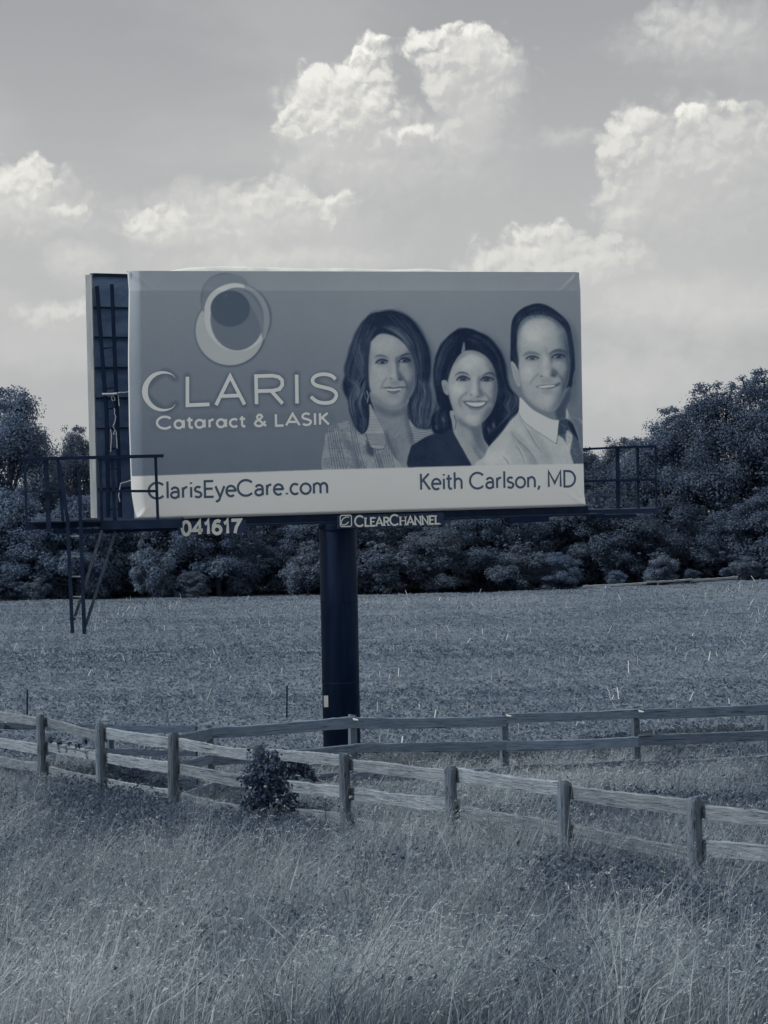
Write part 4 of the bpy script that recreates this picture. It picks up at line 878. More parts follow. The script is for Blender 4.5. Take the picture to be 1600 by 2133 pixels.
# ------------------------------------------------------------------ side catwalk on the left with its hanging ladder
cf, cb = 41.0, 42.5                                            # front and rear of the platform
mb = MB(); mb.bar(at(215, 1094, cf), at(380, 1090, cf), .10, .145); side = mb.build('side_catwalk', m_steel, bb)
mb = MB(); mb.bar(at(52, 1096, cf + .5), at(135, 1092, cf + .5), .10, .13); mb.bar(at(135, 1092, cf + .3), at(216, 1089, cf + .3), .10, .12); mb.build('floor_beam', m_steel, side)
mb = MB(); mb.bar(at(112, 1107, cf + .2), at(250, 1106, cf + .2), .2, .07); mb.bar(at(250, 1106, cf + .2), at(372, 1101, cf + .2), .2, .05); mb.build('outrigger', m_black, side)
for k in range(9):
    y = cf + .12 + k * .17; z = at(200, 1086, cf).z - .005
    mb = MB(); mb.bar((at(58, 1090, cf).x, y, z), (at(372, 1090, cf).x, y, z), .12, .025); mb.build('floor_plank', m_steel, side)
mb = MB(); mb.bar(at(46, 956.5, cf), at(341, 949.5, cf), .05, .055); mb.build('top_rail', m_black, side)
mb = MB(); mb.bar(at(52, 1024, cf), at(126, 1022.5, cf), .04, .028); mb.build('middle_rail', m_steel, side)
mb = MB(); mb.bar(at(208, 1023, cf), at(240, 1023, cf), .04, .026); mb.bar(at(240, 1023, cf), at(324, 1023, cf), .05, .042); mb.build('middle_rail', m_black, side)
for (xa, ya, xb, yb, w) in ((51, 957, 56, 1098, .035), (95, 956, 102, 1108, .075), (121, 955, 131, 1085, .05), (209, 953, 213, 1104, .045), (234, 952, 240, 1106, .055), (324, 951, 329, 1086, .045)):
    mb = MB(); mb.bar(at(xa, ya, cf + .03), at(xb, yb, cf + .03), w, .05, up=(0, 1, 0)); mb.build('rail_post', m_steel, side)
# rear run of the same railing
mb = MB(); mb.bar(at(46, 956.5, cf), Vector((at(46, 956.5, cf).x, cb, at(46, 956.5, cf).z)), .05, .05); mb.build('top_rail', m_black, side)
yl2 = 40.9
mb = MB(); mb.bar(at(123, 965, yl2), at(141, 1085, yl2), .055, .055, up=(0, 1, 0)).bar(at(141, 1085, yl2), at(151, 1319, yl2), .055, .055, up=(0, 1, 0)); hl = mb.build('hanging_ladder', m_steel, bb)
mb = MB(); mb.bar(at(165, 986, yl2), at(168, 1085, yl2), .055, .055, up=(0, 1, 0)).bar(at(168, 1085, yl2), at(176, 1321, yl2), .06, .055, up=(0, 1, 0)); mb.build('stile', m_steel, hl)
m_brace = noise_mat('sunlit brace steel', .12, .24, 6.0, E=0.8, rough=.6)  # steel lightened all over to stand for the braces' sunlit edges
m_rung = noise_mat('worn rung', 0.42, 0.56, 9.0, E=0.7, rough=.5)
for y in (1117, 1159, 1201, 1243, 1286):
    x0 = np.interp(y, [1085, 1319], [141, 151]); x1 = np.interp(y, [1085, 1321], [168, 176])
    mb = MB(); mb.tube([at(x0, y, yl2), at(x1, y, yl2)], .013, 6); mb.build('rung', m_rung, hl)
for (xa, ya, xb, yb) in ((213, 1104, 154, 1292), (240, 1108, 178, 1305)):
    mb = MB(); mb.bar(at(xa, ya, cf + .1), at(xb, yb, yl2 + .05), .045, .05, up=(0, 1, 0)); mb.build('brace', m_brace, hl)

# ------------------------------------------------------------------ end catwalk on the right
yr = 45.2
mb = MB(); mb.bar(at(1210, 1066, yr), at(1369, 1062, yr), .6, .08); rc = mb.build('end_catwalk', m_steel, bb)
mb = MB(); mb.bar(at(1205, 936, yr), at(1270, 933, yr), .045, .04).bar(at(1270, 932.5, yr), at(1368, 930, yr), .05, .045); mb.build('top_rail', m_black, rc)
mb = MB(); mb.bar(at(1205, 1003, yr), at(1366, 998, yr), .045, .04); mb.build('middle_rail', m_black, rc)
for (x0, w) in ((1286, .075), (1328, .05), (1365.5, .035)):
    mb = MB(); mb.bar(at(x0, 932, yr + .04), at(x0 + 2, 1064, yr + .04), w, .05, up=(0, 1, 0)); mb.build('rail_post', m_steel, rc)

# ------------------------------------------------------------------ fences
def wood(name, t0, t1, E, sc):
    """weathered timber: long grain, knots and cracks in the board's own space"""
    def b(nt, N, L, bs):
        tc = N.new('ShaderNodeTexCoord'); oi = N.new('ShaderNodeObjectInfo')
        off = N.new('ShaderNodeVectorMath'); off.operation = 'SCALE'; L.new(oi.outputs['Random'], off.inputs['Scale']); off.inputs[0].default_value = (37, 11, 5)
        ad = N.new('ShaderNodeVectorMath'); L.new(tc.outputs['Object'], ad.inputs[0]); L.new(off.outputs[0], ad.inputs[1])
        def nz(stretch, scale, det):
            mp = N.new('ShaderNodeMapping'); mp.inputs['Scale'].default_value = stretch; L.new(ad.outputs[0], mp.inputs[0])
            no = N.new('ShaderNodeTexNoise'); no.inputs['Scale'].default_value = scale; no.inputs['Detail'].default_value = det; no.inputs['Roughness'].default_value = .65; no.inputs['Distortion'].default_value = .6
            L.new(mp.outputs[0], no.inputs['Vector']); return no.outputs[0]
        g1 = nz(sc, 3.2, 8); g2 = nz((1.2, 1.2, 1.2), 1.6, 5); g3 = nz((sc[0] * .6, sc[1] * 2.2, sc[2] * 2.2), 3.0, 4)
        ma = N.new('ShaderNodeMath'); ma.operation = 'MULTIPLY_ADD'; L.new(g1, ma.inputs[0]); ma.inputs[1].default_value = .65
        mm = N.new('ShaderNodeMath'); mm.operation = 'MULTIPLY'; L.new(g2, mm.inputs[0]); mm.inputs[1].default_value = .35; L.new(mm.outputs[0], ma.inputs[2])
        cr = N.new('ShaderNodeValToRGB'); L.new(ma.outputs[0], cr.inputs[0]); e = cr.color_ramp.elements
        e[0].position = .36; e[1].position = .62; tn = np.array([.93, 1.0, 1.09]); e[0].color = (*(alb(t0, E) * tn), 1); e[1].color = (*(alb(t1, E) * tn), 1)
        ck = N.new('ShaderNodeValToRGB'); L.new(g3, ck.inputs[0]); k = ck.color_ramp.elements; k[0].position = .34; k[1].position = .44; k[0].color = (.2, .2, .22, 1); k[1].color = (1, 1, 1, 1)
        mx = N.new('ShaderNodeMix'); mx.data_type = 'RGBA'; mx.blend_type = 'MULTIPLY'; mx.inputs['Factor'].default_value = 1
        L.new(cr.outputs[0], mx.inputs['A']); L.new(ck.outputs[0], mx.inputs['B'])
        rv = N.new('ShaderNodeMapRange'); L.new(oi.outputs['Random'], rv.inputs['Value']); rv.inputs['To Min'].default_value = .70; rv.inputs['To Max'].default_value = 1.08
        sc2 = N.new('ShaderNodeVectorMath'); sc2.operation = 'SCALE'; L.new(mx.outputs['Result'], sc2.inputs[0]); L.new(rv.outputs[0], sc2.inputs['Scale'])
        L.new(sc2.outputs[0], bs.inputs['Base Color'])
        bp = N.new('ShaderNodeBump'); bp.inputs['Strength'].default_value = .9; bp.inputs['Distance'].default_value = .02; L.new(g1, bp.inputs['Height']); L.new(bp.outputs[0], bs.inputs['Normal'])
        bs.inputs['Roughness'].default_value = .9; bs.inputs['Specular IOR Level'].default_value = .15
    return new_mat(name, b)
m_rail = wood('weathered fence board', .40, .64, 1.05, (1.0, 10, 10))
m_rail2 = wood('grey stained board', .29, .41, .52, (1.0, 10, 10))
m_post = wood('weathered round post', .32, .50, 1.0, (9, 9, 1.0))
m_post2 = wood('grey squared post', .30, .44, .85, (9, 9, 1.0))
def rail_mesh(name, length, h, th, rough, seed, seg=34):
    """rough-sawn board along local X: wavy edges, small bow"""
    r = np.random.default_rng(seed); x = np.linspace(0, length, seg + 1); v = []; f = []
    wob = lambda s: np.interp(x, np.linspace(0, length, 4), r.normal(0, s * .7, 4)) + np.interp(x, np.linspace(0, length, 12), r.normal(0, s * .35, 12)) + r.normal(0, s * .3, seg + 1)
    top = h / 2 + wob(rough); bot = -h / 2 + wob(rough); bow = wob(rough * .5); sag = -4 * .012 * (x / length) * (1 - x / length)
    for k in range(seg + 1):
        for (yy, zz_) in ((-th / 2, bot[k]), (-th / 2, top[k] - .012), (-th / 2 + .012, top[k]), (th / 2, top[k] + r.normal(0, .003)), (th / 2, bot[k])):
            v.append((x[k], yy + bow[k], zz_ + sag[k]))
    for k in range(seg):
        for j in range(5): a_ = 5 * k; f.append((a_ + j, a_ + 5 + j, a_ + 5 + (j + 1) % 5, a_ + (j + 1) % 5))
    f += [(0, 1, 2, 3, 4), tuple(5 * seg + j for j in (4, 3, 2, 1, 0))]
    me = bpy.data.meshes.new(name); me.from_pydata(v, [], f); me.update(); return me
def post_mesh(name, height, r0, seed, round_=True):
    """post with its foot at local z 0 sunk below; uneven crown"""
    r = np.random.default_rng(seed); n = 12 if round_ else 4; lv = [-.35, 0, .3, .6, .85, .97, 1.0]; v = []; f = []
    ph = r.uniform(0, 6)
    for li, t in enumerate(lv):
        for j in range(n):
            a_ = 2 * math.pi * (j + (.5 if not round_ else 0)) / n
            rr = (r0 if round_ else r0 * 1.3) * (1 + .06 * math.sin(2 * a_ + ph) + r.normal(0, .018)) * (.9 if li == 6 else 1) * (1.05 - .07 * max(t, 0))
            v.append((rr * math.cos(a_), rr * math.sin(a_), (t * height if t > 0 else t) + (r.normal(0, .006) + .012 * math.cos(a_ + ph) if li >= 5 else 0)))
    for li in range(len(lv) - 1):
        for j in range(n): f.append((li * n + j, li * n + (j + 1) % n, (li + 1) * n + (j + 1) % n, (li + 1) * n + j))
    c = len(v); v.append((0, 0, height + .004))
    for j in range(n): f.append(((len(lv) - 1) * n + j, (len(lv) - 1) * n + (j + 1) % n, c))
    me = bpy.data.meshes.new(name); me.from_pydata(v, [], f); me.update(); return me
def fence(name, label, posts, rads, offs, rails_front, rail_h, rail_t, rough, mats, round_, seed, skip=(), rail_keep=None):
    """posts: (x, y, top z); rails at the given drops below the post tops"""
    root = empty(name, (posts[0][0], posts[0][1], float(gz(posts[0][0], posts[0][1])))); tag(root, label, 'fence')
    inv = Matrix.Translation(-Vector(root.location)); r = np.random.default_rng(seed)
    n = len(posts); P = [Vector(p) for p in posts]
    for k, p in enumerate(P):
        if k in skip: continue
        zg = float(gz(p.x, p.y)); o = link('post', post_mesh('post', p.z - zg, rads, seed * 50 + k, round_), mats[1], root, (p.x, p.y, zg)); o.matrix_parent_inverse = inv
        d = (P[min(k + 1, n - 1)] - P[max(k - 1, 0)]); o.rotation_euler = (r.normal(0, .012), r.normal(0, .012), math.atan2(d.y, d.x) + (0 if round_ else 0))
    for k in range(n - 1):
        a_, b_ = P[k], P[k + 1]; d = b_ - a_; ang = math.atan2(d.y, d.x); nrm = Vector((math.sin(ang), -math.cos(ang), 0))
        if nrm.y > 0: nrm = -nrm
        side_ = (nrm if rails_front else -nrm) * (rads + rail_t / 2 - .012)
        for j, of in enumerate(offs):
            if rail_keep and not rail_keep(k, j): continue
            of2 = of + r.normal(0, .014 if not round_ else .022); L_ = d.length
            o = link('rail', rail_mesh('rail', L_ + .02, rail_h * r.uniform(.92, 1.08), rail_t, rough, seed * 900 + k * 7 + j), mats[0], root)
            pit = math.atan2(d.z + r.normal(0, .012 if not round_ else .03), math.hypot(d.x, d.y))
            o.location = a_ + side_ * (1 + .08 * (k % 2)) - Vector((0, 0, of2)); o.rotation_euler = (r.normal(0, .02), -pit, ang); o.matrix_parent_inverse = inv
    return root
near = [(-7.10, 43.55, 1.06), (-5.78, 41.44, 1.12), (-4.57, 39.38, 1.18), (-3.25, 37.32, 1.25), (-1.89, 35.26, 1.33), (-.59, 33.21, 1.42), (.77, 31.15, 1.50), (2.03, 29.09, 1.58), (3.32, 27.03, 1.67), (4.62, 24.97, 1.80), (5.9, 22.9, 1.96)]
fence('board_fence', 'weathered three board fence with round posts crossing the tall grass', near, .078, (.135, .56, .96), False, .160, .045, .010, (m_rail, m_post), True, 3)
far = [(-2.77, 38.71, 1.18), (-.57, 39.52, 1.22), (1.87, 40.32, 1.13), (4.10, 41.13, 1.08), (6.40, 41.94, 1.02), (8.7, 42.75, .97)]
f2 = fence('grey_board_fence', 'grey board fence with squared posts running past the foot of the black pole', far, .058, (.115, .53, .96), True, .165, .035, .005, (m_rail2, m_post2), False, 5)
inv2 = Matrix.Translation(-Vector(f2.location))
for (x, y) in ((738, 1499), (1057, 1491), (1333, 1482)):
    mb = MB(); c_ = at(x, y, float(np.interp(x, [437, 733, 1048, 1325], [38.71, 39.52, 40.32, 41.13])) - .13); mb.tube([c_ + Vector((-.02, 0, .02)), c_, c_ + Vector((.06, 0, -.01))], [.012, .018, .012], 8)
    mb.build('insulator', m_white, f2)
link_ = [(-3.20, 37.42, 1.20), (-2.80, 38.66, 1.17)]
fence('fence_section', 'short fence section joining the weathered fence and the grey board fence', link_, .05, (.10, .50, .93), True, .16, .035, .006, (m_rail2, m_post2), False, 8, skip=(0, 1))
back = [(-2.95, 38.85, 1.16), (-4.55, 40.75, .99), (-5.95, 42.7, .80), (-7.3, 44.6, .68)]
m_rail3 = wood('old grey board', .22, .32, .95, (1.0, 10, 10))
fence('low_board_fence', 'lower grey board fence behind the weathered fence, left of the pole', back, .05, (.03, .45, .85), True, .10, .035, .008, (m_rail3, m_post2), False, 9, skip=(0,))

# steel fence pickets behind the fences
m_tpost = noise_mat('rusty steel picket', .06, .12, 20, E=.8, rough=.8)
for (x, y0, y1, Y, lab) in ((57, 1437, 1490, 53.0, 'thin dark steel picket behind the weathered fence, far from the pole'), (598, 1428, 1500, 52.0, 'thin dark steel picket in the field edge next to the black pole')):
    top = at(x, y0, Y); r_ = empty('steel_picket', (top.x, Y, float(gz(top.x, Y)))); tag(r_, lab, 'picket', 'steel pickets at the field edge')
    g0 = Vector((top.x - .03, Y, float(gz(top.x, Y)) - .3))
    mb = MB(); mb.bar(g0, top, .035, .006, up=(0, 1, 0)); mb.build('flange', m_tpost, r_)
    mb = MB(); mb.bar(g0 + Vector((0, -.014, 0)), top + Vector((0, -.014, 0)), .006, .022, up=(0, 1, 0)); mb.build('web', m_tpost, r_)

# rail fence at the far side of the field
fr = [(x, Y, float(z)) for x, Y, z in ((at(1215, 1221, 106).x, 106, at(1215, 1220, 106).z + .0), (at(1345, 1214, 106).x, 106, at(1345, 1213, 106).z), (at(1440, 1207, 106.5).x, 106.5, at(1440, 1206, 106.5).z), (at(1535, 1201, 107).x, 107, at(1535, 1200, 107).z))]
m_farrail = wood('bleached rail', .55, .72, 1.1, (1, 10, 10))
fence('rail_fence', 'low bleached rail fence along the far edge of the field', fr, .04, (.03,), True, .09, .06, .010, (m_farrail, m_post), True, 12)

# ------------------------------------------------------------------ vegetation
m_grass = attr_mat('grass blades', .75, .30, .2)
m_leaf = attr_mat('tree leaves', .65, .42, .25, objcol=True)
m_bark = noise_mat('bark', .10, .24, 6.0, (4, 4, 1), E=.8, rough=.95, bump=.4)
def ground_hit(px, py, h=0.0):
    Y = 30.0
    for _ in range(40):
        a_, b_ = ray(px, py); z = float(gz(float(a_) * Y, Y)) + h
        Y = .5 * Y + .5 * np.clip((z - CAMZ) / float(b_), 10, 130)
    return float(a_) * Y, Y
def scatter(n, y0, y1, margin, dens=None, power=0.0):
    """random ground points in the strip the camera looks over, and a margin either side"""
    out = []; got = 0
    while got < n:
        m = int((n - got) * 1.6) + 1000
        y = y0 + (y1 - y0) * rng.random(m) ** (1 + power); hw = .157 * y + margin
        x = (rng.random(m) * 2 - 1) * (.157 * y1 + margin); k = np.abs(x) < hw
        x, y = x[k], y[k]
        if dens is not None:
            k = rng.random(len(x)) < dens(x, y); x, y = x[k], y[k]
        out.append(np.stack([x, y], 1)); got += len(x)
    return np.concatenate(out)[:n]
PATCH = []
for (px, py, rx, ry, v) in ((60, 2080, 150, 110, .17), (230, 2110, 130, 50, .10), (30, 1900, 130, 70, .05), (1150, 1600, 260, 40, .14), (1480, 1625, 90, 25, .05), (980, 1940, 150, 60, .06), (1350, 2040, 220, 70, .06), (700, 2060, 200, 60, .05), (900, 1760, 260, 30, .09),
                            (150, 1995, 75, 70, -.18), (230, 1600, 90, 45, -.15), (150, 1650, 160, 40, -.05), (1330, 1665, 250, 42, -.17), (600, 1730, 110, 60, -.12), (330, 1750, 200, 60, -.04), (1230, 1850, 160, 40, -.08), (1500, 1880, 120, 40, -.07), (1100, 2000, 90, 50, -.10), (450, 2000, 150, 60, -.06), (1300, 1760, 200, 30, -.05), (680, 1930, 160, 40, -.04)):
    X0, Y0 = ground_hit(px, py, .35); Xa, Ya = ground_hit(px, py - ry, .35); Xb, Yb = ground_hit(px, py + ry, .35)
    PATCH.append((X0, Y0, rx * Y0 / F, abs(Ya - Yb) / 2, v))
def patch(x, y):
    s = np.zeros(len(x))
    for (a_, b_, c_, d_, v) in PATCH: s += v * np.exp(-.7 * (((x - a_) / c_) ** 2 + ((y - b_) / d_) ** 2))
    return s
def blades(xy, h, w, lean, ldir, tone, lv=(0, .55, 1.0), wid=(1, .85, .15), sink=.03, tilt=None):
    n = len(xy); z = gz(xy[:, 0], xy[:, 1]) - sink; ph = rng.random(n) * math.pi; K = len(lv)
    v = np.zeros((n, K, 2, 3)); tips = None
    for k, s in enumerate(lv):
        off = lean * h * s ** 2
        c = np.stack([xy[:, 0] + np.cos(ldir) * off, xy[:, 1] + np.sin(ldir) * off, z + h * s * (1 - .25 * np.minimum(lean, 1.5) ** 2 * s)], 1)
        if tilt is not None: c[:, :2] += tilt * (h * s)[:, None]
        sd = np.stack([np.cos(ph), np.sin(ph), np.zeros(n)], 1) * (w * wid[k] / 2)[:, None]
        v[:, k, 0] = c - sd; v[:, k, 1] = c + sd; tips = c
    base = (np.arange(n) * K * 2)[:, None]; f = []
    for k in range(K - 1): f.append(np.stack([base[:, 0] + 2 * k, base[:, 0] + 2 * k + 1, base[:, 0] + 2 * k + 3, base[:, 0] + 2 * k + 2], 1))
    f = np.stack(f, 1).reshape(-1, 4); col = np.repeat(veg(tone), K * 2, 0)
    return v.reshape(-1, 3), f, col, tips
def leaf_quads(c, nrm, ln, wd, tone=None, rgb=None, curl=0.0):
    """diamond leaves at c, facing nrm"""
    n = len(c); t = rng.normal(size=(n, 3)); t -= (t * nrm).sum(1, keepdims=True) * nrm; t /= np.linalg.norm(t, axis=1, keepdims=True) + 1e-9
    b = np.cross(nrm, t); L_ = ln[:, None] / 2; W_ = wd[:, None] / 2
    v = np.stack([c - t * L_, c + b * W_ - t * L_ * .1 + nrm * curl * W_, c + t * L_, c - b * W_ - t * L_ * .1 + nrm * curl * W_], 1).reshape(-1, 3)
    f = np.arange(4 * n).reshape(n, 4); col = np.repeat(veg(tone) if rgb is None else rgb, 4, 0)
    return v, f, col
def merge(parts):
    v = []; f = []; c = []; o = 0
    for (a_, b_, d_) in parts: v.append(a_); f.append(b_ + o); c.append(d_); o += len(a_)
    return np.concatenate(v), np.concatenate(f), np.concatenate(c)
GE = 0.85                                                     # typical light on the blades, for turning tones into base colours
hmax = lambda y: np.interp(y, [17, 24, 29, 35, 40, 44.5], [.74, .78, .92, .54, .42, .30])
def grass_tone(x, y): return .475 + 1.25 * patch(x, y) + (fbm(x * .55, y * .32, 21, 4) - .5) * .50 + (fbm(x * 1.7, y * 1.0, 31, 3) - .5) * .22 + np.clip((23 - y) / 4, 0, 1) * .06

# tall hay grass on both sides of the fences
def hay(n, y0, y1, heads):
    nc = n // 20; cc_ = scatter(nc, y0, y1, 2.4, power=.12); ci = rng.integers(0, nc, n)
    ct = rng.normal(0, .095, nc); ch = np.clip(rng.normal(.88, .22, nc), .4, 1.4); cr_ = rng.uniform(.05, .24, nc); ca = rng.normal(0.1, .5, nc)
    off = rng.normal(0, 1, (n, 2)) * cr_[ci][:, None]; xy = cc_[ci] + off
    t0 = grass_tone(cc_[ci, 0], cc_[ci, 1]); h = hmax(xy[:, 1]) * ch[ci] * rng.uniform(.55, 1.08, n) * (.78 + .6 * np.clip(t0 - .2, 0, .5))
    tone = np.clip(t0 + ct[ci] + rng.normal(0, .06, n), .10, .74)
    ld = np.where(rng.random(n) < .5, np.arctan2(off[:, 1], off[:, 0]), ca[ci] + rng.normal(0, .45, n)); v, f, c, tips = blades(xy, h, rng.uniform(.006, .012, n), rng.uniform(.05, .95, n), ld, tone)
    parts = [(v, f, c / GE)]
    k = np.where((rng.random(n) < heads * np.clip(.25 + 2.2 * (t0 - .33), .05, 1)))[0]; m = len(k)
    if m:
        tp = tips[k]; dirx = np.stack([np.cos(ld[k]) * .8 + .45, np.sin(ld[k]) * .6, rng.uniform(.1, .9, m)], 1); dirx /= np.linalg.norm(dirx, axis=1, keepdims=True)
        L_ = rng.uniform(.05, .16, m); st = np.clip(tone[k] + .05 + rng.normal(0, .05, m), .2, .72)
        droop = rng.uniform(.1, .7, m)
        for j in range(6):                                       # a loose feathery plume of small pieces
            s = (j + rng.random(m)) / 6.0; cc = tp + dirx * (L_ * (s - .15))[:, None] + rng.normal(0, .011, (m, 3)) * (1.1 - s)[:, None] - np.array([0, 0, 1]) * (L_ * droop * s * s)[:, None]
            dj = dirx + rng.normal(0, .45, (m, 3)); dj /= np.linalg.norm(dj, axis=1, keepdims=True)
            nr = rng.normal(size=(m, 3)); nr -= (nr * dj).sum(1, keepdims=True) * dj; nr /= np.linalg.norm(nr, axis=1, keepdims=True)
            a_ = dj * rng.uniform(.012, .026, m)[:, None]; b_ = np.cross(nr, dj) * rng.uniform(.0025, .006, m)[:, None]
            vv_ = np.stack([cc - a_, cc + b_, cc + a_, cc - b_], 1).reshape(-1, 3)
            parts.append((vv_, np.arange(4 * m).reshape(m, 4), np.repeat(veg(np.clip(st + rng.normal(0, .04, m), .15, .8)), 4, 0) / GE))
    return merge(parts)
v, f, c = hay(138000, 16.5, 44.5, .40)
g1 = link('tall_grass', np_mesh('tall_grass', v, f, np.clip(c, .004, .85)), m_grass); tag(g1, 'tall seeding hay grass bent by the wind around the fences', 'grass', kind='stuff')

# low broad-leaved weeds in the dark patches
def weeds(n):
    d = lambda x, y: np.clip(.05 + 3.0 * (.45 - grass_tone(x, y)), .02, 1)
    xy = scatter(n, 17, 44, 2.4, d, .2); z = gz(xy[:, 0], xy[:, 1]); h = hmax(xy[:, 1]) * .72 * rng.random(n) ** .7
    cpos = np.stack([xy[:, 0], xy[:, 1], z + h], 1) + rng.normal(0, .03, (n, 3))
    nr = rng.normal(size=(n, 3)) + np.array([0, -.1, .9]); nr /= np.linalg.norm(nr, axis=1, keepdims=True)
    ln = rng.uniform(.035, .08, n); t = np.clip(.31 + .4 * patch(xy[:, 0], xy[:, 1]) + rng.normal(0, .055, n), .10, .5)
    a_ = leaf_quads(cpos, nr, ln, ln * rng.uniform(.35, .6, n), t, curl=.4)
    return a_[0], a_[1], a_[2] / GE
v, f, c = weeds(88000)
g2 = link('leafy_weeds', np_mesh('leafy_weeds', v, f, np.clip(c, .004, .85)), m_grass); tag(g2, 'low dark leafy weeds growing among the hay grass', 'weeds', kind='stuff')

# the crop field
def crop(n):
    xy = scatter(n, 43.5, 107, 2.5, power=.30); x, y = xy[:, 0], xy[:, 1]
    row = .5 + .5 * np.sin((x * .97 + y * .12) * 2 * math.pi / .76)
    t = .38 + (fbm(x * .22, y * .09, 61, 4) - .5) * .18 + (fbm(x * .04, y * .33, 65, 3) - .5) * .16 + np.clip((y - 75) / 30, 0, 1) * .04 + (fbm(x * 1.5, y * .9, 71, 3) - .5) * .08 + rng.normal(0, .03, n)
    parts = []
    for j in range(2):
        s = rng.uniform(.03, .068, n) * (1 + .25 * row); cp = np.stack([x, y, gz(x, y) + rng.uniform(.0, .045, n)], 1) + rng.normal(0, .05, (n, 3)) * np.array([1, 1, .15])
        nr = rng.normal(size=(n, 3)) * .55 + np.array([-.15, -.25, .85]); nr /= np.linalg.norm(nr, axis=1, keepdims=True)
        a_ = leaf_quads(cp, nr, s * 1.3, s * .75, np.clip(t + rng.normal(0, .03, n), .1, .7), curl=.3); parts.append((a_[0], a_[1], a_[2] / GE))
    return merge(parts)
v, f, c = crop(140000)
g3 = link('field_crop', np_mesh('field_crop', v, f, np.clip(c, .004, .85)), m_grass); tag(g3, 'low green crop covering the wide field behind the fences', 'crop', kind='stuff')
# bleached stubble standing in the field
def stubble(n):
    xy = scatter(n, 45, 105, 2.0); k = fbm(xy[:, 0] * .35, xy[:, 1] * .15, 91, 3) > .40; xy = xy[k]; n = len(xy)
    return blades(xy, rng.uniform(.12, .32, n), rng.uniform(.016, .032, n), rng.uniform(0, .25, n), rng.choice([.3, 2.6, 3.3, -.3], n) + rng.normal(0, .5, n), rng.uniform(.7, .98, n), (0, .5, 1), (1, .95, .9), tilt=rng.normal(0, .35, (n, 2)))
v, f, c, _ = stubble(560)
g4 = link('corn_stubble', np_mesh('corn_stubble', v, f, np.clip(c / .9, .01, .85)), m_grass); tag(g4, 'bleached corn stalk stubs scattered over the crop field', 'stubble', kind='stuff')

# ------------------------------------------------------------------ trees: a few crowns, each placed many times
def unit(n):
    a_ = rng.normal(size=(n, 3)); return a_ / np.linalg.norm(a_, axis=1, keepdims=True)
def tree_meshes(kind, seed, leaves):
    """unit-high tree (height 1, crown half-width about .5 of its width factor): trunk mesh and crown mesh"""
    global rng
    keep = rng; rng = np.random.default_rng(seed)
    cl = []
    if kind in ('broad', 'tall'):
        hw = .40 if kind == 'broad' else .26
        for k in range(70):
            t = rng.random() ** .85; zc = .05 + .86 * t; rad = hw * (math.sin(math.pi * (.16 + .80 * t)) ** .55) * rng.uniform(.55, 1.08)
            a_ = rng.random() * 6.283; cl.append((rad * math.cos(a_), rad * math.sin(a_), zc, rng.uniform(.06, .115) * (1 if kind == 'broad' else .8)))
        cl += [(rng.normal(0, .22 * hw), rng.normal(0, .22 * hw), rng.uniform(.88, .985), rng.uniform(.015, .035)) for _ in range(16)]
        cl += [(rng.normal(0, .35 * hw), rng.normal(0, .35 * hw), rng.uniform(.1, .82), .12) for _ in range(14)]
        for k in range(26):                                      # sprays that break the outline
            t = rng.random(); zc = .2 + .7 * t; rad = hw * (math.sin(math.pi * (.16 + .80 * t)) ** .55) * rng.uniform(1.05, 1.25); a_ = rng.random() * 6.283
            cl.append((rad * math.cos(a_), rad * math.sin(a_), zc, rng.uniform(.015, .035)))
    else:                                                        # shrub, leafy to the ground
        for k in range(34):
            u_ = unit(1)[0]; r_ = rng.uniform(.5, 1.0); cl.append((u_[0] * .46 * r_, u_[1] * .46 * r_, .45 + u_[2] * .42 * r_, rng.uniform(.08, .15)))
        cl += [(rng.normal(0, .2), rng.normal(0, .2), rng.uniform(.75, .98), rng.uniform(.03, .06)) for _ in range(8)]
    cl = np.array(cl); wgt = cl[:, 3] ** 2; idx = rng.choice(len(cl), leaves, p=wgt / wgt.sum())
    u_ = unit(leaves); rr = cl[idx, 3] * rng.random(leaves) ** .45 * rng.choice([1, 1, 1, 1.3], leaves)
    p = cl[idx, :3] + u_ * rr[:, None] * np.array([1.1, 1.1, .85]); p[:, 2] = np.maximum(p[:, 2], .02)
    nr = u_ * 1.0 + rng.normal(size=(leaves, 3)) * .42 + np.array([0, 0, .3]); nr /= np.linalg.norm(nr, axis=1, keepdims=True)
    ln = rng.uniform(.6, 1.25, leaves) * {'tall': .0095, 'broad': .0165, 'shrub': .031}[kind]
    tone_c = rng.normal(0, .05, len(cl)); t = np.clip(.30 + tone_c[idx] * .6 + rng.normal(0, .018, leaves), .14, .45)
    v, f, c = leaf_quads(p, nr, ln * 1.5, ln * .95, t, curl=.35)
    crown = np_mesh('crown', v, f, np.clip(c, .004, .8)); crown.materials.append(m_leaf)
    mb = MB()
    mb.tube([(0, 0, -.06), (.01, 0, .2), (0, .01, .5), (.0, 0, .85)], [.028, .022, .014, .004], 8)
    for k in range(12):
        b_ = cl[int(rng.integers(0, len(cl)))]; z0 = max(.12, b_[2] * .6); mb.tube([(0, 0, z0), (b_[0] * .55, b_[1] * .55, (z0 + b_[2]) / 2 + .02), tuple(b_[:3])], [.012, .008, .003], 5)
    tm = bpy.data.meshes.new('trunk'); tm.from_pydata([tuple(q) for q in mb.v], [], mb.f); tm.update(); tm.materials.append(m_bark)
    rng = keep
    return tm, crown
KINDS = {'tall': [tree_meshes('tall', 100 + k, 42000) for k in range(5)], 'broad': [tree_meshes('broad', 200 + k, 27000) for k in range(4)], 'shrub': [tree_meshes('shrub', 300 + k, 10000) for k in range(4)]}
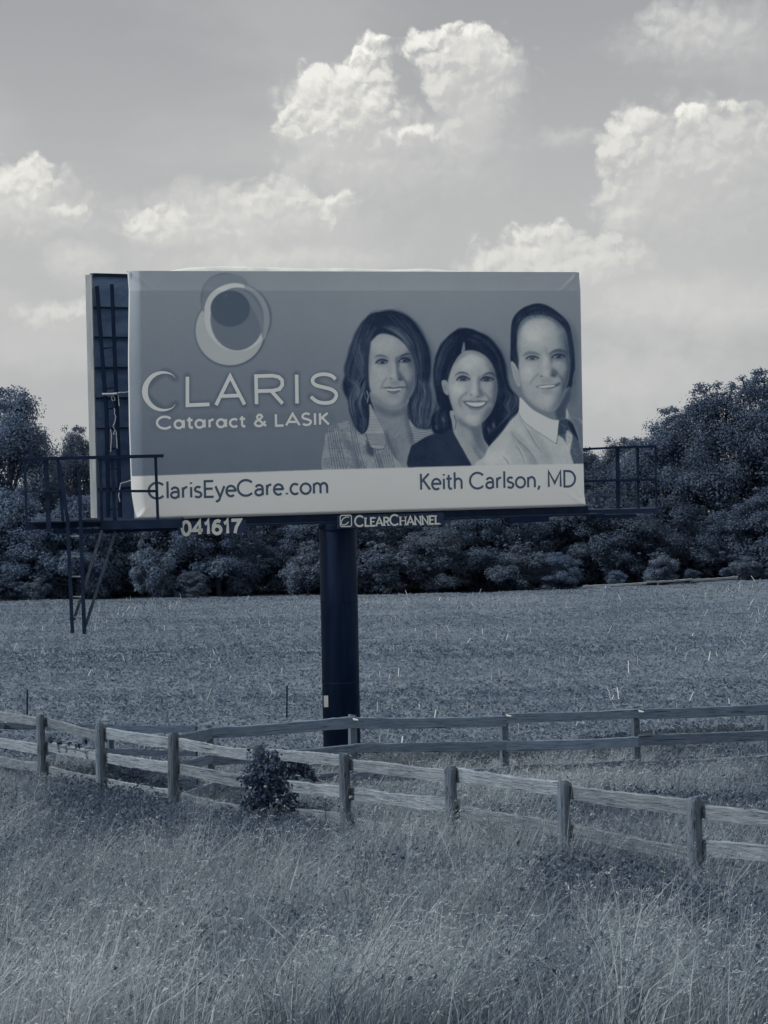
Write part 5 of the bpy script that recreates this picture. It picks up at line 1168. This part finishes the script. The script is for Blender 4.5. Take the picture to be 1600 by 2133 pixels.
def plant(kind, px, top, hw, Y, shade, name, label, cat, group=None, var=None, base=None):
    """a tree whose crown top and half-width (photo px) were read off the photograph, standing on the ground at Y"""
    p = at(px, top, Y); zg = float(gz(p.x, Y)) if base is None else at(px, base, Y).z; h = p.z - zg; w = 2 * hw * Y / F
    root = empty(name, (p.x, Y, zg)); tag(root, label, cat, group)
    vs_ = KINDS[kind]; tm, cm = vs_[int(rng.integers(0, len(vs_))) if var is None else var % len(vs_)]
    wf = {'tall': .58, 'broad': .88, 'shrub': 1.05}[kind]; sx = float(np.clip(w / wf, .72 * h, 1.5 * h))
    rz = float(rng.random() * 6.283)
    for nm, me in (('trunk', tm), ('crown', cm)):
        o = link(nm, me, None, root); o.scale = (sx, sx, h * 1.01); o.rotation_euler = (0, 0, rz); o.color = (shade * 1.44, shade * 1.48, shade * 1.56, 1) if shade < 1.3 else (shade * 1.12, shade * 1.08, shade * 1.05, 1)
    return root
DT = 'dark leafy tree in the hedgerow behind the field'
T = [  # the skyline: left of the board, hidden behind it, right of it
    (15, 802, 115, 115, 1.15, 'tall rounded tree standing highest on the side of the hanging ladder', None), (-120, 830, 130, 118, 1.0, DT, 'hedgerow'),
    (158, 888, 70, 119, .85, 'narrow tree with twiggy top beside the ribbed back panel', None), (250, 915, 100, 121, .9, DT, 'hedgerow'), (95, 985, 90, 117, 1.0, DT, 'hedgerow')]
for k, x in enumerate(range(350, 1200, 105)): T.append((x, 905 + (k * 37) % 50, 110, 118 + (k % 3) * 2, .85, DT, 'hedgerow'))
T += [(1225, 935, 90, 122, .85, DT, 'hedgerow'), (1298, 908, 75, 121, .85, 'slim tree peeping over the end catwalk railing', None), (1345, 912, 95, 118, .85, DT, 'hedgerow'),
      (1405, 848, 115, 117, .95, 'tall tree rising beyond the end catwalk railing', None), (1492, 800, 120, 115, .9, 'tall dark tree with twiggy top beyond the bleached rail fence', None),
      (1590, 772, 130, 114, .88, 'tallest dark tree, above the end of the bleached rail fence', None), (1700, 790, 130, 115, .85, DT, 'hedgerow'), (1810, 800, 130, 116, .85, DT, 'hedgerow'), (-240, 840, 130, 118, .85, DT, 'hedgerow')]
for k, (x, top, hw, Y, sh, lab, grp) in enumerate(T):
    plant('tall', x, top, hw, Y, sh, 'hedgerow_tree', lab, 'tree', 'trees of the hedgerow' if grp else None, k)
UT = 'low bushy tree at the front of the hedgerow'
for k, x in enumerate(range(-160, 1800, 74)):
    top = 1000 + (k * 53) % 90 + (20 if 560 < x < 1000 else 0)
    plant('broad', x + (k * 29) % 30, top, 105, 110.8 + (k * 7) % 4, (1.15 if x < 200 else .95 if x < 1000 else .8) * (.85 + .3 * ((k * 13) % 7) / 6), 'understorey_tree', UT, 'tree', 'low trees of the hedgerow', k)
for k, x in enumerate(range(-130, 1760, 88)):             # a second, deeper row closes the gaps under the crowns
    plant('broad', x + (k * 41) % 36, 1075 + (k * 31) % 40, 95, 115.5 + (k * 5) % 3, .85, 'understorey_tree', 'low dark tree deep in the hedgerow, half hidden behind the front trees', 'tree', 'low trees deep in the hedgerow', k + 2)
S = [(312, 1122, 52, 108.6, 1.9, 'pale feathery shrub under the number plate'), (400, 1190, 60, 108.2, 1.4, 'rounded shrub at the field edge beside the pale feathery shrub'), (75, 1200, 26, 108, 1.4, 'small pointed shrub alone at the field edge by the hanging ladder'),
     (640, 1128, 70, 109, 1.45, 'broad pale shrub touching the pole on the number plate side'), (800, 1110, 85, 109, 1.4, 'broad leafy shrub on the other side of the pole, under the owner plate'), (900, 1098, 75, 109.3, 1.3, None), (1080, 1128, 70, 108.6, 1.3, 'leafy shrub below the short black lamp box'), (1160, 1150, 60, 108.5, 1.2, None), (1285, 1188, 30, 108, 1.2, None),
     (1374, 1148, 42, 108.6, 1.7, 'pale fan shaped shrub just behind the bleached rail fence'), (1545, 1156, 52, 108.4, 1.5, 'pale rounded shrub at the end of the bleached rail fence'), (1620, 1165, 50, 108.4, 1.4, None), (10, 1195, 60, 109, .9, None), (1440, 1185, 40, 108.8, .9, None)]
for k, (x, top, hw, Y, sh, lab) in enumerate(S):
    plant('shrub' if (lab and k % 2 == 0) or k % 3 == 0 else 'broad', x, top, hw * (1 if k % 3 == 0 else 1.15), Y, sh, 'shrub', lab or 'leafy shrub growing along the far edge of the field', 'shrub', None if lab else 'shrubs along the field edge', k)

# ------------------------------------------------------------------ the leafy bush and vine on the near fence, thistles
def leafy(name, label, blobs, n, size, tone, cat, twining=False):
    blobs = np.array(blobs); wgt = blobs[:, 3] ** 2; idx = rng.choice(len(blobs), n, p=wgt / wgt.sum()); u_ = unit(n); rr = blobs[idx, 3] * rng.random(n) ** .5 * rng.choice([1, 1, 1, 1.45], n)
    c0 = blobs[:, :3].mean(0); zg = float(gz(c0[0], c0[1])); root = empty(name, (c0[0], c0[1], zg)); tag(root, label, cat); L0 = np.array([c0[0], c0[1], zg])
    p = blobs[idx, :3] + u_ * rr[:, None] - L0; nr = u_ * .6 + rng.normal(size=(n, 3)) * .6 + np.array([-.1, -.3, .4]); nr /= np.linalg.norm(nr, axis=1, keepdims=True)
    ln = rng.uniform(.6, 1.3, n) * size; v, f, c = leaf_quads(p, nr, ln * 1.35, ln * .9, np.clip(tone + rng.normal(0, .07, n), .05, .6), curl=.35)
    link('foliage', np_mesh('foliage', v, f, np.clip(c / GE, .004, .8)), m_grass, root)
    mb = MB()
    if twining: mb.tube([tuple(b_[:3] - L0) for b_ in blobs], .008, 5)
    else:
     for b_ in blobs: q = b_[:3] - L0; mb.tube([(q[0] * .3, q[1] * .3, -.05), (q[0] * .6, q[1] * .6, q[2] * .5), tuple(q)], [.012, .008, .003], 5)
    o = link('stems', bpy.data.meshes.new('stems'), m_bark, root); o.data.from_pydata([tuple(q) for q in mb.v], [], mb.f)
    return root
def bl(px, py, Y, r): p = at(px, py, Y); return (p.x, p.y, p.z, r * Y / F)
leafy('fence_bush', 'dark large leaved bush climbing a post of the weathered fence', [bl(548, 1590, 34.9, 34), bl(572, 1610, 34.8, 36), bl(532, 1620, 34.8, 28), bl(560, 1640, 34.7, 40), bl(545, 1665, 34.6, 38), bl(590, 1645, 34.7, 26), bl(520, 1630, 34.6, 16), bl(580, 1580, 34.9, 18), bl(505, 1622, 34.7, 9), bl(612, 1655, 34.6, 14), bl(600, 1672, 34.5, 22), bl(520, 1672, 34.5, 20)], 1700, .048, .17, 'bush')
leafy('fence_vine', 'dark vine spray hanging over the weathered fence next to the bush', [bl(610, 1597, 34.9, 18), bl(628, 1600, 34.9, 17), bl(643, 1608, 34.9, 14), bl(600, 1615, 34.8, 14), bl(653, 1622, 34.8, 8)], 300, .055, .21, 'vine', True)
leafy('creeper', 'dry brown creeper twisted along a middle rail of the weathered fence', [bl(107, 1540, 41.0, 8), bl(125, 1546, 40.7, 6), bl(145, 1550, 40.4, 5), bl(165, 1553, 40, 8), bl(178, 1544, 39.8, 6)], 90, .05, .20, 'vine', True)
m_thistle = noise_mat('thistle head', .42, .58, 40, E=.9)
for (x, y, Y) in ((553, 1639, 34.4), (522, 1642, 34.4), (578, 1667, 34.2), (679, 1663, 33), (731, 1661, 32.7)):
    p = at(x, y, Y); zg = float(gz(p.x, Y)); r_ = empty('thistle', (p.x, Y, zg)); tag(r_, 'pale round thistle head on a thin stalk by the weathered fence', 'thistle', 'thistles by the fence bush')
    mb = MB(); mb.tube([(p.x - .05, Y, zg - .05), (p.x - .02, Y, (zg + p.z) / 2), (p.x, Y, p.z - .02)], .005, 5); mb.build('stalk', m_bark, r_)
    bm = bmesh.new(); bmesh.ops.create_icosphere(bm, subdivisions=2, radius=.024)
    for vv_ in bm.verts: vv_.co *= random.uniform(.85, 1.15)
    me = bpy.data.meshes.new('flower_head'); bm.to_mesh(me); bm.free(); link('flower_head', me, m_thistle, r_, (0, 0, p.z - zg))
